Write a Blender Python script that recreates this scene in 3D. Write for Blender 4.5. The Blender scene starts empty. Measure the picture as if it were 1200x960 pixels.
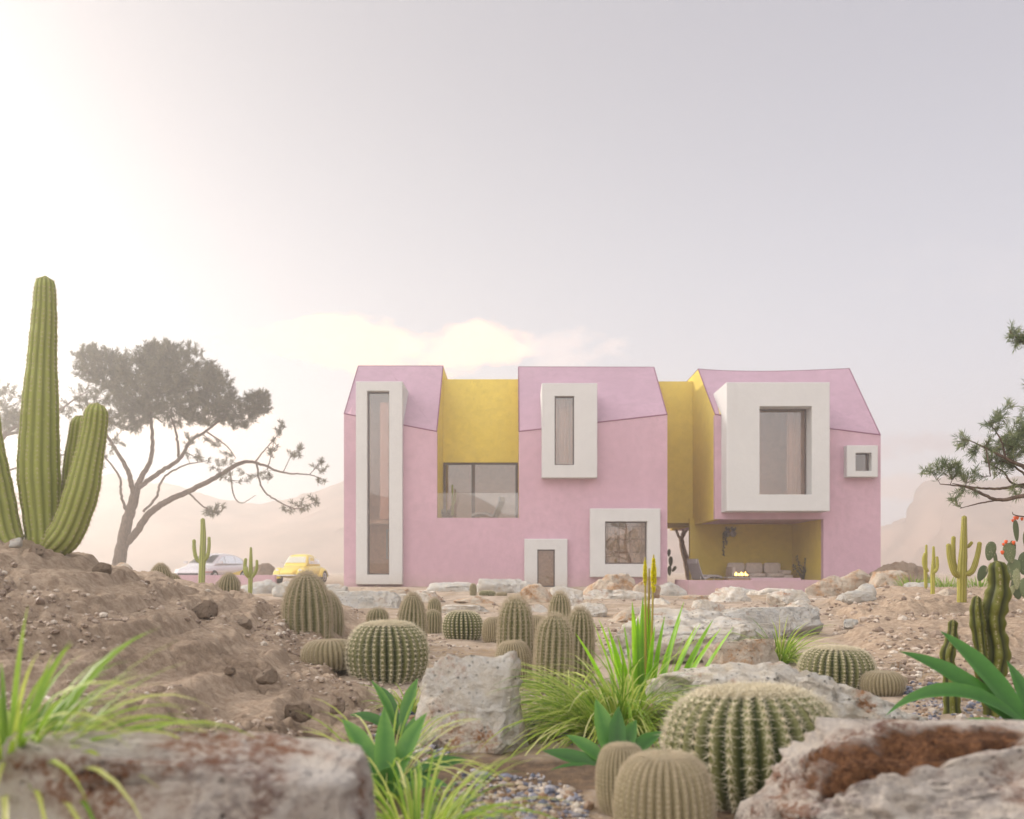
import bpy, math, random
import numpy as np
from mathutils import Vector, Matrix
from mathutils.geometry import tessellate_polygon

R = math.radians
F = 1167.0            # focal length in photograph pixels
HX, HY = 600.0, 669.0 # principal column and horizon row of the photograph
ZC = 0.63             # eye height over the ground at the house
SC = bpy.context.scene
COL = SC.collection

# ------------------------------------------------------------------ camera
cam_d = bpy.data.cameras.new('camera')
cam_d.sensor_width = 36.0
cam_d.lens = 36.0 * F / 1200.0
cam_d.shift_y = (HY - 480.0) / 1200.0
cam_d.clip_start = 0.05
cam_d.clip_end = 5000
cam_d.dof.use_dof = True
cam_d.dof.focus_distance = 13.0
cam_d.dof.aperture_fstop = 2.0
cam = bpy.data.objects.new('camera', cam_d)
cam.location = (0, 0, ZC)
cam.rotation_euler = (R(90), 0, 0)
COL.objects.link(cam)
SC.camera = cam

# ------------------------------------------------------------------ light
SUN_AZ, SUN_EL = R(-54), R(22)       # azimuth from +Y, positive to the right
SKY_STR = 0.15
w = bpy.data.worlds.new('World')
SC.world = w
w.use_nodes = True
nt = w.node_tree
nt.nodes.clear()
N = nt.nodes.new
L = nt.links.new
out = N('ShaderNodeOutputWorld')
bg = N('ShaderNodeBackground')
bg.inputs[1].default_value = SKY_STR
sky = N('ShaderNodeTexSky')
sky.sky_type = 'NISHITA'
sky.sun_disc = False
sky.sun_elevation = SUN_EL
sky.sun_rotation = SUN_AZ
sky.altitude = 100
sky.air_density = 1.3
sky.dust_density = 5.0
sky.ozone_density = 1.0
# thin high veil over the blue, and soft low clouds
tc = N('ShaderNodeTexCoord')
veil = N('ShaderNodeMix'); veil.data_type = 'RGBA'
veil.inputs[0].default_value = 0.91
# the veil is brightest around the low hazy glow on the left
gd = N('ShaderNodeVectorMath'); gd.operation = 'DOT_PRODUCT'
gd.inputs[1].default_value = (math.sin(R(-40)) * math.cos(R(10)), math.cos(R(-40)) * math.cos(R(10)), math.sin(R(10)))
nn_ = N('ShaderNodeVectorMath'); nn_.operation = 'NORMALIZE'
L(tc.outputs['Generated'], nn_.inputs[0]); L(nn_.outputs[0], gd.inputs[0])
gr = N('ShaderNodeMapRange'); gr.interpolation_type = 'SMOOTHERSTEP'
gr.inputs[1].default_value = .35; gr.inputs[2].default_value = 1.0
L(gd.outputs['Value'], gr.inputs[0])
vc = N('ShaderNodeMix'); vc.data_type = 'RGBA'
vc.inputs[6].default_value = (3.5, 3.4, 3.8, 1); vc.inputs[7].default_value = (3.45, 3.3, 3.5, 1)
L(gr.outputs[0], vc.inputs[0])
# paler towards the horizon
hz = N('ShaderNodeSeparateXYZ'); L(nn_.outputs[0], hz.inputs[0])
hr = N('ShaderNodeMapRange'); hr.interpolation_type = 'SMOOTHSTEP'
hr.inputs[1].default_value = .55; hr.inputs[2].default_value = -.02
L(hz.outputs[2], hr.inputs[0])
hc = N('ShaderNodeMix'); hc.data_type = 'RGBA'; hc.blend_type = 'MULTIPLY'; hc.inputs[7].default_value = (1.66, 1.76, 1.78, 1)
L(hr.outputs[0], hc.inputs[0]); L(vc.outputs[2], hc.inputs[6])
# unseen glow added high behind the viewer, the main fill on the fronts of things
bd = N('ShaderNodeVectorMath'); bd.operation = 'DOT_PRODUCT'
bd.inputs[1].default_value = (math.sin(R(-138)) * math.cos(R(38)), math.cos(R(-138)) * math.cos(R(38)), math.sin(R(38)))
L(nn_.outputs[0], bd.inputs[0])
br = N('ShaderNodeMapRange'); br.interpolation_type = 'SMOOTHSTEP'
br.inputs[1].default_value = .15; br.inputs[2].default_value = .95
L(bd.outputs['Value'], br.inputs[0])
bc = N('ShaderNodeMix'); bc.data_type = 'RGBA'; bc.inputs[7].default_value = (15.5, 14.9, 14.4, 1)
L(br.outputs[0], bc.inputs[0]); L(hc.outputs[2], bc.inputs[6]); L(bc.outputs[2], veil.inputs[7])
L(sky.outputs[0], veil.inputs[6])
sep = N('ShaderNodeSeparateXYZ'); L(tc.outputs['Generated'], sep.inputs[0])
def mth(op, x, y=None, cl=False):
    n = N('ShaderNodeMath'); n.operation = op; n.use_clamp = cl
    for i, q in enumerate((x, y)):
        if q is None: continue
        if hasattr(q, 'is_linked'): L(q, n.inputs[i])
        else: n.inputs[i].default_value = q
    return n.outputs[0]
ysafe = mth('MAXIMUM', sep.outputs[1], .05)
cu, cv = mth('DIVIDE', sep.outputs[0], ysafe), mth('DIVIDE', sep.outputs[2], ysafe)
cmb = N('ShaderNodeCombineXYZ'); L(cu, cmb.inputs[0]); L(mth('MULTIPLY', cv, 1.7), cmb.inputs[1])
cn = N('ShaderNodeTexNoise'); cn.inputs['Scale'].default_value = 17
cn.inputs['Detail'].default_value = 7; cn.inputs['Roughness'].default_value = .58
L(cmb.outputs[0], cn.inputs[0])
prev = veil.outputs[2]
# (azimuth tangent, height tangent, half width, half height, strength, colour)
for u0, v0, ra, rb, st, colr in ((-.185, .236, .10, .022, .8, (10.5, 7.0, 5.2, 1)), (-.14, .212, .08, .018, .7, (10.0, 7.0, 5.2, 1)), (-.045, .224, .065, .027, .85, (11.5, 7.8, 5.8, 1)), (-.30, .14, .10, .03, .6, (12, 9, 7, 1)),
                                 (.062, .222, .055, .022, .35, (9.5, 7.6, 6.8, 1)), (.405, .125, .075, .016, .8, (4.6, 3.9, 4.2, 1)), (.40, .082, .07, .014, .8, (6.0, 4.4, 3.9, 1)),
                                 (.55, .30, .20, .03, .1, (6.4, 6.0, 6.0, 1))):
    du = mth('DIVIDE', mth('SUBTRACT', cu, u0), ra); dv = mth('DIVIDE', mth('SUBTRACT', cv, v0), rb)
    dd = mth('ADD', mth('MULTIPLY', du, du), mth('MULTIPLY', dv, dv))
    dd = mth('ADD', dd, mth('MULTIPLY', mth('SUBTRACT', cn.outputs[0], .5), -5.0))
    k = N('ShaderNodeMapRange'); k.interpolation_type = 'SMOOTHSTEP'
    k.inputs[1].default_value = 1.25; k.inputs[2].default_value = .1; k.inputs[4].default_value = st
    L(dd, k.inputs[0])
    front = mth('GREATER_THAN', sep.outputs[1], .06)
    cm = N('ShaderNodeMix'); cm.data_type = 'RGBA'; cm.inputs[7].default_value = colr
    L(mth('MULTIPLY', k.outputs[0], front), cm.inputs[0]); L(prev, cm.inputs[6]); prev = cm.outputs[2]
L(cm.outputs[2], bg.inputs[0]); L(bg.outputs[0], out.inputs[0])

sd = bpy.data.lights.new('sun', 'SUN')
sd.energy = 3.5
sd.angle = R(3)
sd.color = (1.0, .90, .80)
sun = bpy.data.objects.new('sun', sd)
sv = Vector((math.sin(SUN_AZ) * math.cos(SUN_EL), math.cos(SUN_AZ) * math.cos(SUN_EL), math.sin(SUN_EL)))
sun.rotation_euler = sv.to_track_quat('Z', 'Y').to_euler()
sun.location = (-30, 30, 30)
COL.objects.link(sun)

SC.view_settings.view_transform = 'Standard'
SC.view_settings.look = 'None'
SC.view_settings.gamma = 1
SC.view_settings.exposure = 0.03
SC.view_settings.use_curve_mapping = False
SC.render.engine = 'CYCLES'
cy = SC.cycles
cy.max_bounces = 6
cy.diffuse_bounces = 4
cy.glossy_bounces = 3
cy.transmission_bounces = 4
cy.transparent_max_bounces = 12
cy.volume_bounces = 2
cy.use_denoising = True
cy.sample_clamp_indirect = 8

# ------------------------------------------------------------------ helpers
def X_(px, Y): return (px - HX) / F * Y
def Z_(py, Y): return ZC + (HY - py) / F * Y
def S_(n, Y): return n / F * Y          # size of n photo pixels at depth Y

def vhash(ix, iy, iz, seed):
    n = (ix.astype(np.int64) * 374761393 + iy.astype(np.int64) * 668265263 + iz.astype(np.int64) * 2147483647 + seed * 144665) & 0xffffffff
    n = ((n ^ (n >> 13)) * 1274126177) & 0xffffffff
    n = ((n ^ (n >> 16)) * 2246822519) & 0xffffffff
    n = n ^ (n >> 15)
    return (n & 0xffffff) / float(0xffffff)

def vnoise(p, seed=0):
    f0 = np.floor(p); t = p - f0; t = t * t * t * (t * (t * 6 - 15) + 10)
    i = f0.astype(np.int64)
    r = 0
    for a in (0, 1):
        wx = t[:, 0] if a else 1 - t[:, 0]
        for b in (0, 1):
            wy = t[:, 1] if b else 1 - t[:, 1]
            for c in (0, 1):
                wz = t[:, 2] if c else 1 - t[:, 2]
                r = r + wx * wy * wz * vhash(i[:, 0] + a, i[:, 1] + b, i[:, 2] + c, seed)
    return r * 2 - 1

def fbm(p, octv=4, seed=0, gain=.5, ridged=False):
    r = 0; amp = 1.0; q = p.copy()
    for o in range(octv):
        n = vnoise(q, seed + o * 17)
        if ridged: n = 1 - 2 * np.abs(n)
        r = r + amp * n
        amp *= gain; q = q * 2.03 + 11.3
    return r

def cells(p, seed=0):
    """distance to the nearest and second nearest jittered cell point"""
    i = np.floor(p).astype(np.int64)
    d1 = np.full(len(p), 9.0); d2 = np.full(len(p), 9.0)
    for a in (-1, 0, 1):
        for b in (-1, 0, 1):
            for c in (-1, 0, 1):
                j = i + np.array([a, b, c])
                q = np.stack([j[:, k] + vhash(j[:, 0], j[:, 1], j[:, 2], seed + 5 * k + 1) for k in range(3)], 1)
                d = np.sqrt(((q - p) ** 2).sum(1))
                d2 = np.minimum(d2, np.maximum(d, d1)); d1 = np.minimum(d1, d)
    return d1, d2

def sstep(a, b, x):
    t = np.clip((x - a) / (b - a), 0, 1); return t * t * (3 - 2 * t)

class MB:
    """collects verts and faces for ONE mesh"""
    def __init__(s): s.v = []; s.f = []; s.att = []; s.n = 0
    def add(s, v, f, a=None):
        v = np.asarray(v, float).reshape(-1, 3)
        s.v.append(v)
        k = s.n
        s.f.extend([tuple(int(i) + k for i in q) for q in f])
        s.att.append(np.full(len(v), 0.0) if a is None else np.broadcast_to(np.asarray(a, float), (len(v),)))
        s.n += len(v)
    def box(s, x0, x1, y0, y1, z0, z1, M=None):
        v = np.array([(x, y, z) for z in (z0, z1) for y in (y0, y1) for x in (x0, x1)], float)
        if M is not None: v = (np.array(M.to_3x3()) @ v.T).T + np.array(M.translation)
        s.add(v, [(0, 2, 3, 1), (4, 5, 7, 6), (0, 1, 5, 4), (2, 6, 7, 3), (0, 4, 6, 2), (1, 3, 7, 5)])
    def quad(s, *p): s.add(p, [tuple(range(len(p)))])
    def build(s, name, mat=None, parent=None, org=(0, 0, 0), smooth=False, att=False):
        me = bpy.data.meshes.new(name)
        v = np.concatenate(s.v) - np.array(org, float)
        me.from_pydata(v.tolist(), [], s.f)
        if mat is not None: me.materials.append(mat)
        if smooth: me.polygons.foreach_set('use_smooth', np.ones(len(me.polygons), bool))
        if att:
            at = me.attributes.new('tone', 'FLOAT', 'POINT')
            at.data.foreach_set('value', np.concatenate(s.att).astype(np.float32))
        me.update()
        o = bpy.data.objects.new(name, me)
        COL.objects.link(o)
        if parent is not None: o.parent = parent
        return o

def grid_faces(nu, nv, closed=False):
    f = []
    for i in range(nu - 1):
        for j in range(nv if closed else nv - 1):
            k = (j + 1) % nv
            f.append((i * nv + j, i * nv + k, (i + 1) * nv + k, (i + 1) * nv + j))
    return f

def smooth_path(P, n=6, rad=None):
    P = np.asarray(P, float)
    Q = np.vstack([2 * P[0] - P[1], P, 2 * P[-1] - P[-2]])
    out = []; ro = []
    for i in range(1, len(Q) - 2):
        for k in range(n):
            t = k / n
            a, b, c, d = Q[i - 1], Q[i], Q[i + 1], Q[i + 2]
            out.append(.5 * ((2 * b) + (-a + c) * t + (2 * a - 5 * b + 4 * c - d) * t * t + (-a + 3 * b - 3 * c + d) * t ** 3))
            if rad is not None: ro.append(rad[i - 1] * (1 - t) + rad[i] * t)
    out.append(P[-1])
    if rad is not None: ro.append(rad[-1]); return np.array(out), np.array(ro)
    return np.array(out)

def frames(P):
    T = np.gradient(P, axis=0); T /= np.linalg.norm(T, axis=1)[:, None] + 1e-9
    u = np.cross(T[0], (0, 1, 0) if abs(T[0][1]) < .9 else (1, 0, 0)); u /= np.linalg.norm(u)
    U = []
    for t in T:
        u = u - t * np.dot(u, t); u = u / (np.linalg.norm(u) + 1e-9); U.append(u)
    U = np.array(U); return T, U, np.cross(T, U)

def tube(mb, P, rad, sides=6, prof=None, cap=True, a=None):
    P = np.asarray(P, float); rad = np.broadcast_to(np.asarray(rad, float), (len(P),))
    T, U, V = frames(P)
    th = np.linspace(0, 2 * math.pi, sides, endpoint=False)
    m = np.ones(sides) if prof is None else prof(th)
    ring = (np.cos(th) * m)[None, :, None] * U[:, None, :] + (np.sin(th) * m)[None, :, None] * V[:, None, :]
    v = P[:, None, :] + ring * rad[:, None, None]
    f = grid_faces(len(P), sides, True)
    f = [q[::-1] for q in f]
    if cap:
        f.append(tuple(range(sides))); f.append(tuple((len(P) - 1) * sides + k for k in range(sides))[::-1])
    mb.add(v.reshape(-1, 3), f, a)

def lathe(mb, prof, n=24, c=(0, 0, 0), a=None):
    """prof: list of (r, z)"""
    th = np.linspace(0, 2 * math.pi, n, endpoint=False)
    v = np.array([[(c[0] + r * math.cos(t), c[1] + r * math.sin(t), c[2] + z) for t in th] for r, z in prof]).reshape(-1, 3)
    f = grid_faces(len(prof), n, True)
    f.append(tuple(range(n))[::-1]); f.append(tuple((len(prof) - 1) * n + k for k in range(n)))
    mb.add(v, f, a)

def tag(o, label=None, cat=None, group=None, kind=None):
    if label: o['label'] = label
    if cat: o['category'] = cat
    if group: o['group'] = group
    if kind: o['kind'] = kind
    return o

def empty(name, loc, label, cat, group=None, rz=0.0):
    o = bpy.data.objects.new(name, None)
    o.location = loc; o.rotation_euler = (0, 0, rz); o.empty_display_size = .2
    COL.objects.link(o)
    return tag(o, label, cat, group)

# ------------------------------------------------------------------ materials
class NT:
    def __init__(s, name):
        s.m = bpy.data.materials.new(name); s.m.use_nodes = True
        s.t = s.m.node_tree; s.b = s.t.nodes['Principled BSDF']; s.o = s.t.nodes['Material Output']
        s.tc = s.t.nodes.new('ShaderNodeTexCoord')
        s.oi = s.t.nodes.new('ShaderNodeObjectInfo')
    def n(s, ty, **k):
        x = s.t.nodes.new(ty)
        for a, b in k.items(): setattr(x, a, b)
        return x
    def l(s, a, b): s.t.links.new(a, b)
    def coord(s, which='Object', sc=(1, 1, 1), rnd=True):
        mp = s.n('ShaderNodeMapping'); mp.inputs[3].default_value = sc
        s.l(s.tc.outputs[which], mp.inputs[0])
        if rnd:
            ml = s.n('ShaderNodeMath', operation='MULTIPLY'); ml.inputs[1].default_value = 37.0
            s.l(s.oi.outputs['Random'], ml.inputs[0])
            cb = s.n('ShaderNodeCombineXYZ')
            for k in range(3): s.l(ml.outputs[0], cb.inputs[k])
            s.l(cb.outputs[0], mp.inputs[1])
        return mp.outputs[0]
    def noise(s, co, scale, detail=5, rough=.6, dist=0):
        x = s.n('ShaderNodeTexNoise'); x.inputs['Scale'].default_value = scale
        x.inputs['Detail'].default_value = detail; x.inputs['Roughness'].default_value = rough
        x.inputs['Distortion'].default_value = dist
        s.l(co, x.inputs['Vector']); return x.outputs[0]
    def voro(s, co, scale, feat='F1', out=0):
        x = s.n('ShaderNodeTexVoronoi', feature=feat); x.inputs['Scale'].default_value = scale
        s.l(co, x.inputs['Vector']); return x.outputs[out]
    def rng(s, v, a, b, c=0.0, d=1.0):
        x = s.n('ShaderNodeMapRange'); x.interpolation_type = 'SMOOTHSTEP'
        for i, q in enumerate((a, b, c, d)): x.inputs[i + 1].default_value = q
        s.l(v, x.inputs[0]); return x.outputs[0]
    def mix(s, f, a, b, mode='MIX'):
        x = s.n('ShaderNodeMix', data_type='RGBA', blend_type=mode)
        for i, q in ((0, f), (6, a), (7, b)):
            if hasattr(q, 'links') or hasattr(q, 'is_linked'): s.l(q, x.inputs[i])
            elif i: x.inputs[i].default_value = tuple(q) + (1,) if len(q) == 3 else q
            else: x.inputs[0].default_value = q
        return x.outputs[2]
    def ramp(s, v, stops):
        x = s.n('ShaderNodeValToRGB'); e = x.color_ramp.elements
        while len(e) < len(stops): e.new(.5)
        for i, (p, c) in enumerate(stops): e[i].position = p; e[i].color = tuple(c) + (1,)
        s.l(v, x.inputs[0]); return x.outputs[0]
    def math(s, op, a, b=None):
        x = s.n('ShaderNodeMath', operation=op)
        for i, q in enumerate((a, b)):
            if q is None: continue
            if hasattr(q, 'is_linked'): s.l(q, x.inputs[i])
            else: x.inputs[i].default_value = q
        return x.outputs[0]
    def bump(s, h, strength=.4, dist=.02, prev=None):
        x = s.n('ShaderNodeBump'); x.inputs['Strength'].default_value = strength
        x.inputs['Distance'].default_value = dist; s.l(h, x.inputs['Height'])
        if prev is not None: s.l(prev, x.inputs['Normal'])
        return x.outputs[0]
    def fin(s, col=None, rough=.8, normal=None, spec=.3):
        if col is not None:
            if hasattr(col, 'is_linked'): s.l(col, s.b.inputs['Base Color'])
            else: s.b.inputs['Base Color'].default_value = tuple(col) + (1,)
        s.b.inputs['Roughness'].default_value = rough
        s.b.inputs['Specular IOR Level'].default_value = spec
        if normal is not None: s.l(normal, s.b.inputs['Normal'])
        return s.m

def plain(name, col, rough=.6, spec=.3, metal=0, var=.08, scale=8):
    t = NT(name); co = t.coord()
    n_ = t.noise(co, scale, 4)
    c = t.mix(t.rng(n_, .3, .7), [q * (1 - var) for q in col], [min(1, q * (1 + var)) for q in col])
    m = t.fin(c, rough, t.bump(n_, .15, .004), spec)
    t.b.inputs['Metallic'].default_value = metal
    return m

def stucco(name, col, var=.07, mot=1.0):
    t = NT(name); co = t.coord(rnd=False)
    big = t.noise(co, .35, 6, .6); mid = t.noise(co, 3.0, 6, .7); fine = t.noise(co, 45, 4, .7)
    streak = t.noise(t.coord(sc=(2.2, 2.2, .22), rnd=False), 1.3, 5, .65)
    c = t.mix(t.rng(big, .3, .7), [q * (1 - var) for q in col], [min(1, q * (1 + var)) for q in col])
    c = t.mix(t.rng(mid, .38, .66, 0, .6 * mot), c, [q * .84 for q in col])
    c = t.mix(t.rng(streak, .52, .75, 0, .22), c, [q * .8 for q in col])
    spots = t.rng(t.noise(co, 12, 4, .6), .60, .72, 0, .4 * mot)
    c = t.mix(spots, c, [q * .70 for q in col])
    c = t.mix(t.rng(fine, .54, .70, 0, .5 * mot), c, [q * .82 for q in col])
    sz = t.n('ShaderNodeSeparateXYZ'); t.l(t.tc.outputs['Object'], sz.inputs[0])
    dust = t.math('MULTIPLY', t.rng(t.math('ADD', sz.outputs[2], t.math('MULTIPLY', mid, .9)), 1.25, .35), t.rng(mid, .3, .65, .25, .8))
    c = t.mix(t.math('MULTIPLY', dust, .55), c, (.46, .36, .28))
    drip = t.noise(t.coord(sc=(7, 7, .30), rnd=False), 2.0, 5, .7)
    c = t.mix(t.rng(drip, .60, .74, 0, .28 * mot), c, [q * .74 for q in col])
    nb = t.bump(fine, .6, .014); nb = t.bump(mid, .5, .035, nb)
    return t.fin(c, .9, nb, .15)

M = {}
M['pink'] = stucco('pink_stucco', (.60, .395, .475))
M['pink_roof'] = stucco('pink_roof_render', (.48, .32, .40))
M['yellow'] = stucco('yellow_stucco', (.76, .60, .12))
M['white'] = stucco('white_stucco', (.64, .64, .635), .025, .3)
M['seam'] = plain('maroon_seam', (.22, .08, .14), .7)
M['metal_dark'] = plain('bronze_frame', (.10, .07, .065), .45, .5)
M['inner_beige'] = plain('inner_plaster', (.82, .56, .42), .8)
M['inner_floor'] = plain('timber_floor', (.30, .18, .11), .5)
M['curtain'] = plain('curtain_cloth', (.70, .45, .32), .9)
M['salmon'] = plain('salmon_panel', (.78, .42, .32), .8)
M['wood'] = plain('brown_wood', (.40, .25, .17), .55, .3, 0, .2, 14)
M['concrete'] = plain('warm_concrete', (.35, .30, .28), .8, .2, 0, .15)
M['sofa'] = plain('taupe_fabric', (.66, .58, .54), .95, .1)
M['chair'] = plain('grey_mesh_fabric', (.36, .33, .34), .8, .2)
M['chrome'] = plain('brushed_steel', (.6, .58, .55), .3, .5, .9)
M['clay'] = plain('clay_pot', (.30, .22, .18), .8)
M['grey_pot'] = plain('grey_ceramic', (.40, .38, .40), .6)

def glass_mat(name, refl=.3, tint=(.86, .82, .78), alpha=None):
    t = NT(name); t.t.nodes.remove(t.b)
    tr = t.n('ShaderNodeBsdfTransparent'); tr.inputs[0].default_value = tint + (1,)
    gl = t.n('ShaderNodeBsdfGlossy'); gl.inputs['Roughness'].default_value = .01
    gl.inputs[0].default_value = (1, 1, 1, 1)
    lw = t.n('ShaderNodeLayerWeight'); lw.inputs[0].default_value = .25
    f = t.math('MAXIMUM', lw.outputs['Fresnel'], refl)
    mx = t.n('ShaderNodeMixShader'); t.l(f, mx.inputs[0]); t.l(tr.outputs[0], mx.inputs[1]); t.l(gl.outputs[0], mx.inputs[2])
    t.l(mx.outputs[0], t.o.inputs[0]); return t.m
M['glass'] = glass_mat('window_glass', .19)
M['glass_clear'] = glass_mat('balcony_glass', .12, (.93, .93, .92))
M['car_glass'] = glass_mat('car_glass', .35, (.6, .62, .62))

def flame_mat():
    t = NT('flame'); e = t.b
    e.inputs['Base Color'].default_value = (1, .5, .1, 1)
    e.inputs['Emission Color'].default_value = (1, .62, .16, 1); e.inputs['Emission Strength'].default_value = 5
    return t.m
M['flame'] = flame_mat()

def rock_mat(name, base, stain, dark, stain_amt=.5, dark_amt=.4, wear=(.8, .78, .74)):
    t = NT(name); co = t.coord()
    warp = t.noise(co, 1.6, 6, .65, .4)
    big = t.noise(co, 2.6, 8, .68, .3)
    med = t.noise(co, 8, 7, .72)
    fin = t.noise(co, 32, 5, .75)
    c = t.mix(t.rng(med, .3, .72), [q * .80 for q in base], wear)
    st = t.rng(big, .62 - .22 * stain_amt, .70 - .12 * stain_amt)
    st = t.math('MULTIPLY', st, t.rng(fin, .34, .60))
    c = t.mix(st, c, stain)
    gr = t.rng(warp, .60 - .2 * dark_amt, .74 - .1 * dark_amt, 0, .7)
    gr = t.math('MULTIPLY', gr, t.rng(fin, .3, .62))
    c = t.mix(gr, c, dark)
    pits = t.rng(t.voro(co, 24), .04, .30, 1, 0)
    pits = t.math('MULTIPLY', pits, t.rng(t.noise(co, 4, 4), .44, .56))
    crumb = t.noise(co, 75, 4, .8)
    c = t.mix(t.rng(crumb, .56, .74, 0, .55), c, [q * .62 for q in base])
    c = t.mix(t.rng(crumb, .40, .28, 0, .5), c, [min(.85, q * 1.35) for q in base])
    c = t.mix(t.math('MULTIPLY', pits, .75), c, [q * .38 for q in dark])
    att = t.n('ShaderNodeAttribute'); att.attribute_name = 'tone'
    hol = t.mix(t.rng(fin, .3, .7), (.05, .02, .01), (.26, .12, .055))
    c = t.mix(t.math('MULTIPLY', att.outputs['Fac'], 1.0), c, hol)
    h = t.math('ADD', t.math('MULTIPLY', med, .8), t.math('MULTIPLY', fin, .35))
    h = t.math('ADD', h, t.math('MULTIPLY', crumb, .22))
    h = t.math('SUBTRACT', h, t.math('MULTIPLY', pits, .45))
    return t.fin(c, .9, t.bump(h, 1.0, .075), .15)
M['rock_white'] = rock_mat('white_limestone', (.90, .79, .64), (.46, .22, .10), (.32, .28, .25), .42, .25, (.84, .81, .76))
M['rock_grey'] = rock_mat('grey_limestone', (.84, .77, .66), (.38, .24, .14), (.24, .25, .25), .25, .5, (.72, .71, .69))
M['rock_rust'] = rock_mat('rusty_limestone', (.78, .66, .53), (.52, .26, .10), (.22, .16, .12), .85, .35, (.68, .60, .50))
M['rock_mottled'] = rock_mat('mottled_limestone', (.86, .75, .64), (.28, .12, .06), (.13, .10, .11), .7, .55, (.80, .74, .68))
M['rock_brown'] = rock_mat('brown_stone', (.40, .30, .22), (.20, .11, .07), (.10, .07, .055), .5, .6, (.34, .26, .20))

def ground_mat():
    t = NT('dry_ground'); co = t.coord(rnd=False)
    big = t.noise(co, .35, 6, .6, .3); med = t.noise(co, 2.2, 8, .68); fin = t.noise(co, 14, 7, .75); grit = t.noise(co, 85, 4, .7)
    v = t.voro(co, 30, 'F1', 1)
    c = t.mix(t.rng(med, .32, .7), (.32, .245, .185), (.56, .46, .37))
    oc = t.math('MULTIPLY', t.rng(big, .44, .62), t.rng(fin, .42, .6))
    c = t.mix(t.math('MULTIPLY', oc, .65), c, (.36, .235, .10))
    c = t.mix(t.rng(grit, .55, .75, 0, .6), c, (.52, .45, .38))
    c = t.mix(t.rng(fin, .60, .78, 0, .7), c, (.10, .07, .055))
    att = t.n('ShaderNodeAttribute'); att.attribute_name = 'tone'   # 1 where the bare mud banks are
    mud = t.mix(t.rng(fin, .3, .72), (.31, .22, .155), (.54, .425, .32))
    mud = t.mix(t.rng(t.noise(co, 5, 6, .7), .55, .7, 0, .5), mud, (.17, .105, .075))
    c = t.mix(att.outputs['Fac'], c, mud)
    at2 = t.n('ShaderNodeAttribute'); at2.attribute_name = 'soil_and_shade'   # dark earth of the creek bed, plus the left bank's shade painted as brown
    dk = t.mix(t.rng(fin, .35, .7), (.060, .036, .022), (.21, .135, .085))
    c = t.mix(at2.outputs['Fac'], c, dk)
    pb = t.rng(t.voro(co, 42), .0, .35, 1, 0)
    h = t.math('ADD', t.math('MULTIPLY', fin, 1.0), t.math('MULTIPLY', grit, .35))
    h = t.math('ADD', h, t.math('MULTIPLY', pb, .25))
    return t.fin(c, .95, t.bump(h, .9, .04), .12)
M['ground'] = ground_mat()
M['mountain'] = plain('mountain_rock', (.30, .21, .17), .95, .1, 0, .3, .06)
M['pebble'] = None
def pebble_mat(name, stops):
    t = NT(name); att = t.n('ShaderNodeAttribute'); att.attribute_name = 'tone'
    return t.fin(t.ramp(att.outputs['Fac'], stops), .6, None, .35)
M['pebble'] = pebble_mat('mixed_pebbles', [(0, (.05, .06, .09)), (.15, (.14, .15, .20)), (.3, (.36, .34, .36)), (.42, (.22, .13, .07)), (.6, (.34, .25, .17)), (.8, (.52, .46, .40)), (.9, (.10, .11, .15)), (1, (.28, .17, .09))])
M['rubble'] = pebble_mat('mud_rubble', [(0, (.17, .12, .09)), (.4, (.33, .25, .19)), (.75, (.45, .36, .29)), (1, (.56, .50, .43))])

def leaf_mat(name, stops, trans=.35, rough=.5, stripe=None):
    t = NT(name); att = t.n('ShaderNodeAttribute'); att.attribute_name = 'tone'
    co = t.coord(); nz = t.noise(co, 30, 3)
    v = t.math('ADD', att.outputs['Fac'], t.math('MULTIPLY', t.math('SUBTRACT', nz, .5), .25))
    c = t.ramp(v, stops)
    t.fin(c, rough, None, .35)
    tl = t.n('ShaderNodeBsdfTranslucent'); t.l(c, tl.inputs[0])
    mx = t.n('ShaderNodeMixShader'); mx.inputs[0].default_value = trans
    t.l(t.b.outputs[0], mx.inputs[1]); t.l(tl.outputs[0], mx.inputs[2]); t.l(mx.outputs[0], t.o.inputs[0])
    return t.m
M['grass'] = leaf_mat('variegated_grass', [(0, (.10, .22, .02)), (.4, (.28, .44, .04)), (.7, (.52, .58, .12)), (1, (.80, .76, .42))], .45)
M['agave'] = leaf_mat('agave_leaf', [(0, (.02, .085, .015)), (.6, (.06, .19, .028)), (1, (.16, .33, .06))], .3, .38)
M['aloe'] = leaf_mat('aloe_leaf', [(0, (.12, .30, .015)), (.6, (.30, .60, .02)), (1, (.50, .72, .06))], .4, .42)
M['needle'] = leaf_mat('pine_needle', [(0, (.065, .065, .04)), (.5, (.12, .115, .065)), (1, (.20, .18, .10))], .2, .6)
M['needle_green'] = leaf_mat('young_needle', [(0, (.06, .09, .04)), (.5, (.15, .20, .09)), (1, (.32, .35, .15))], .25, .6)
M['flower'] = leaf_mat('yellow_flower', [(0, (.75, .66, .01)), (1, (.95, .92, .04))], .4, .5)
M['stalk'] = leaf_mat('ochre_stalk', [(0, (.30, .22, .04)), (1, (.46, .38, .08))], .1, .7)
def bark_mat(name, a, b):
    t = NT(name); co = t.coord(sc=(1, 1, .3)); n1 = t.noise(co, 14, 7, .7); n2 = t.noise(co, 3, 4)
    c = t.mix(t.rng(n1, .35, .68), a, b)
    return t.fin(c, .92, t.bump(t.math('ADD', n1, n2), .8, .03), .1)
M['bark'] = bark_mat('pine_bark', (.08, .055, .042), (.20, .145, .11))
M['bark_pale'] = bark_mat('pale_bark', (.34, .23, .16), (.66, .52, .41))
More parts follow.
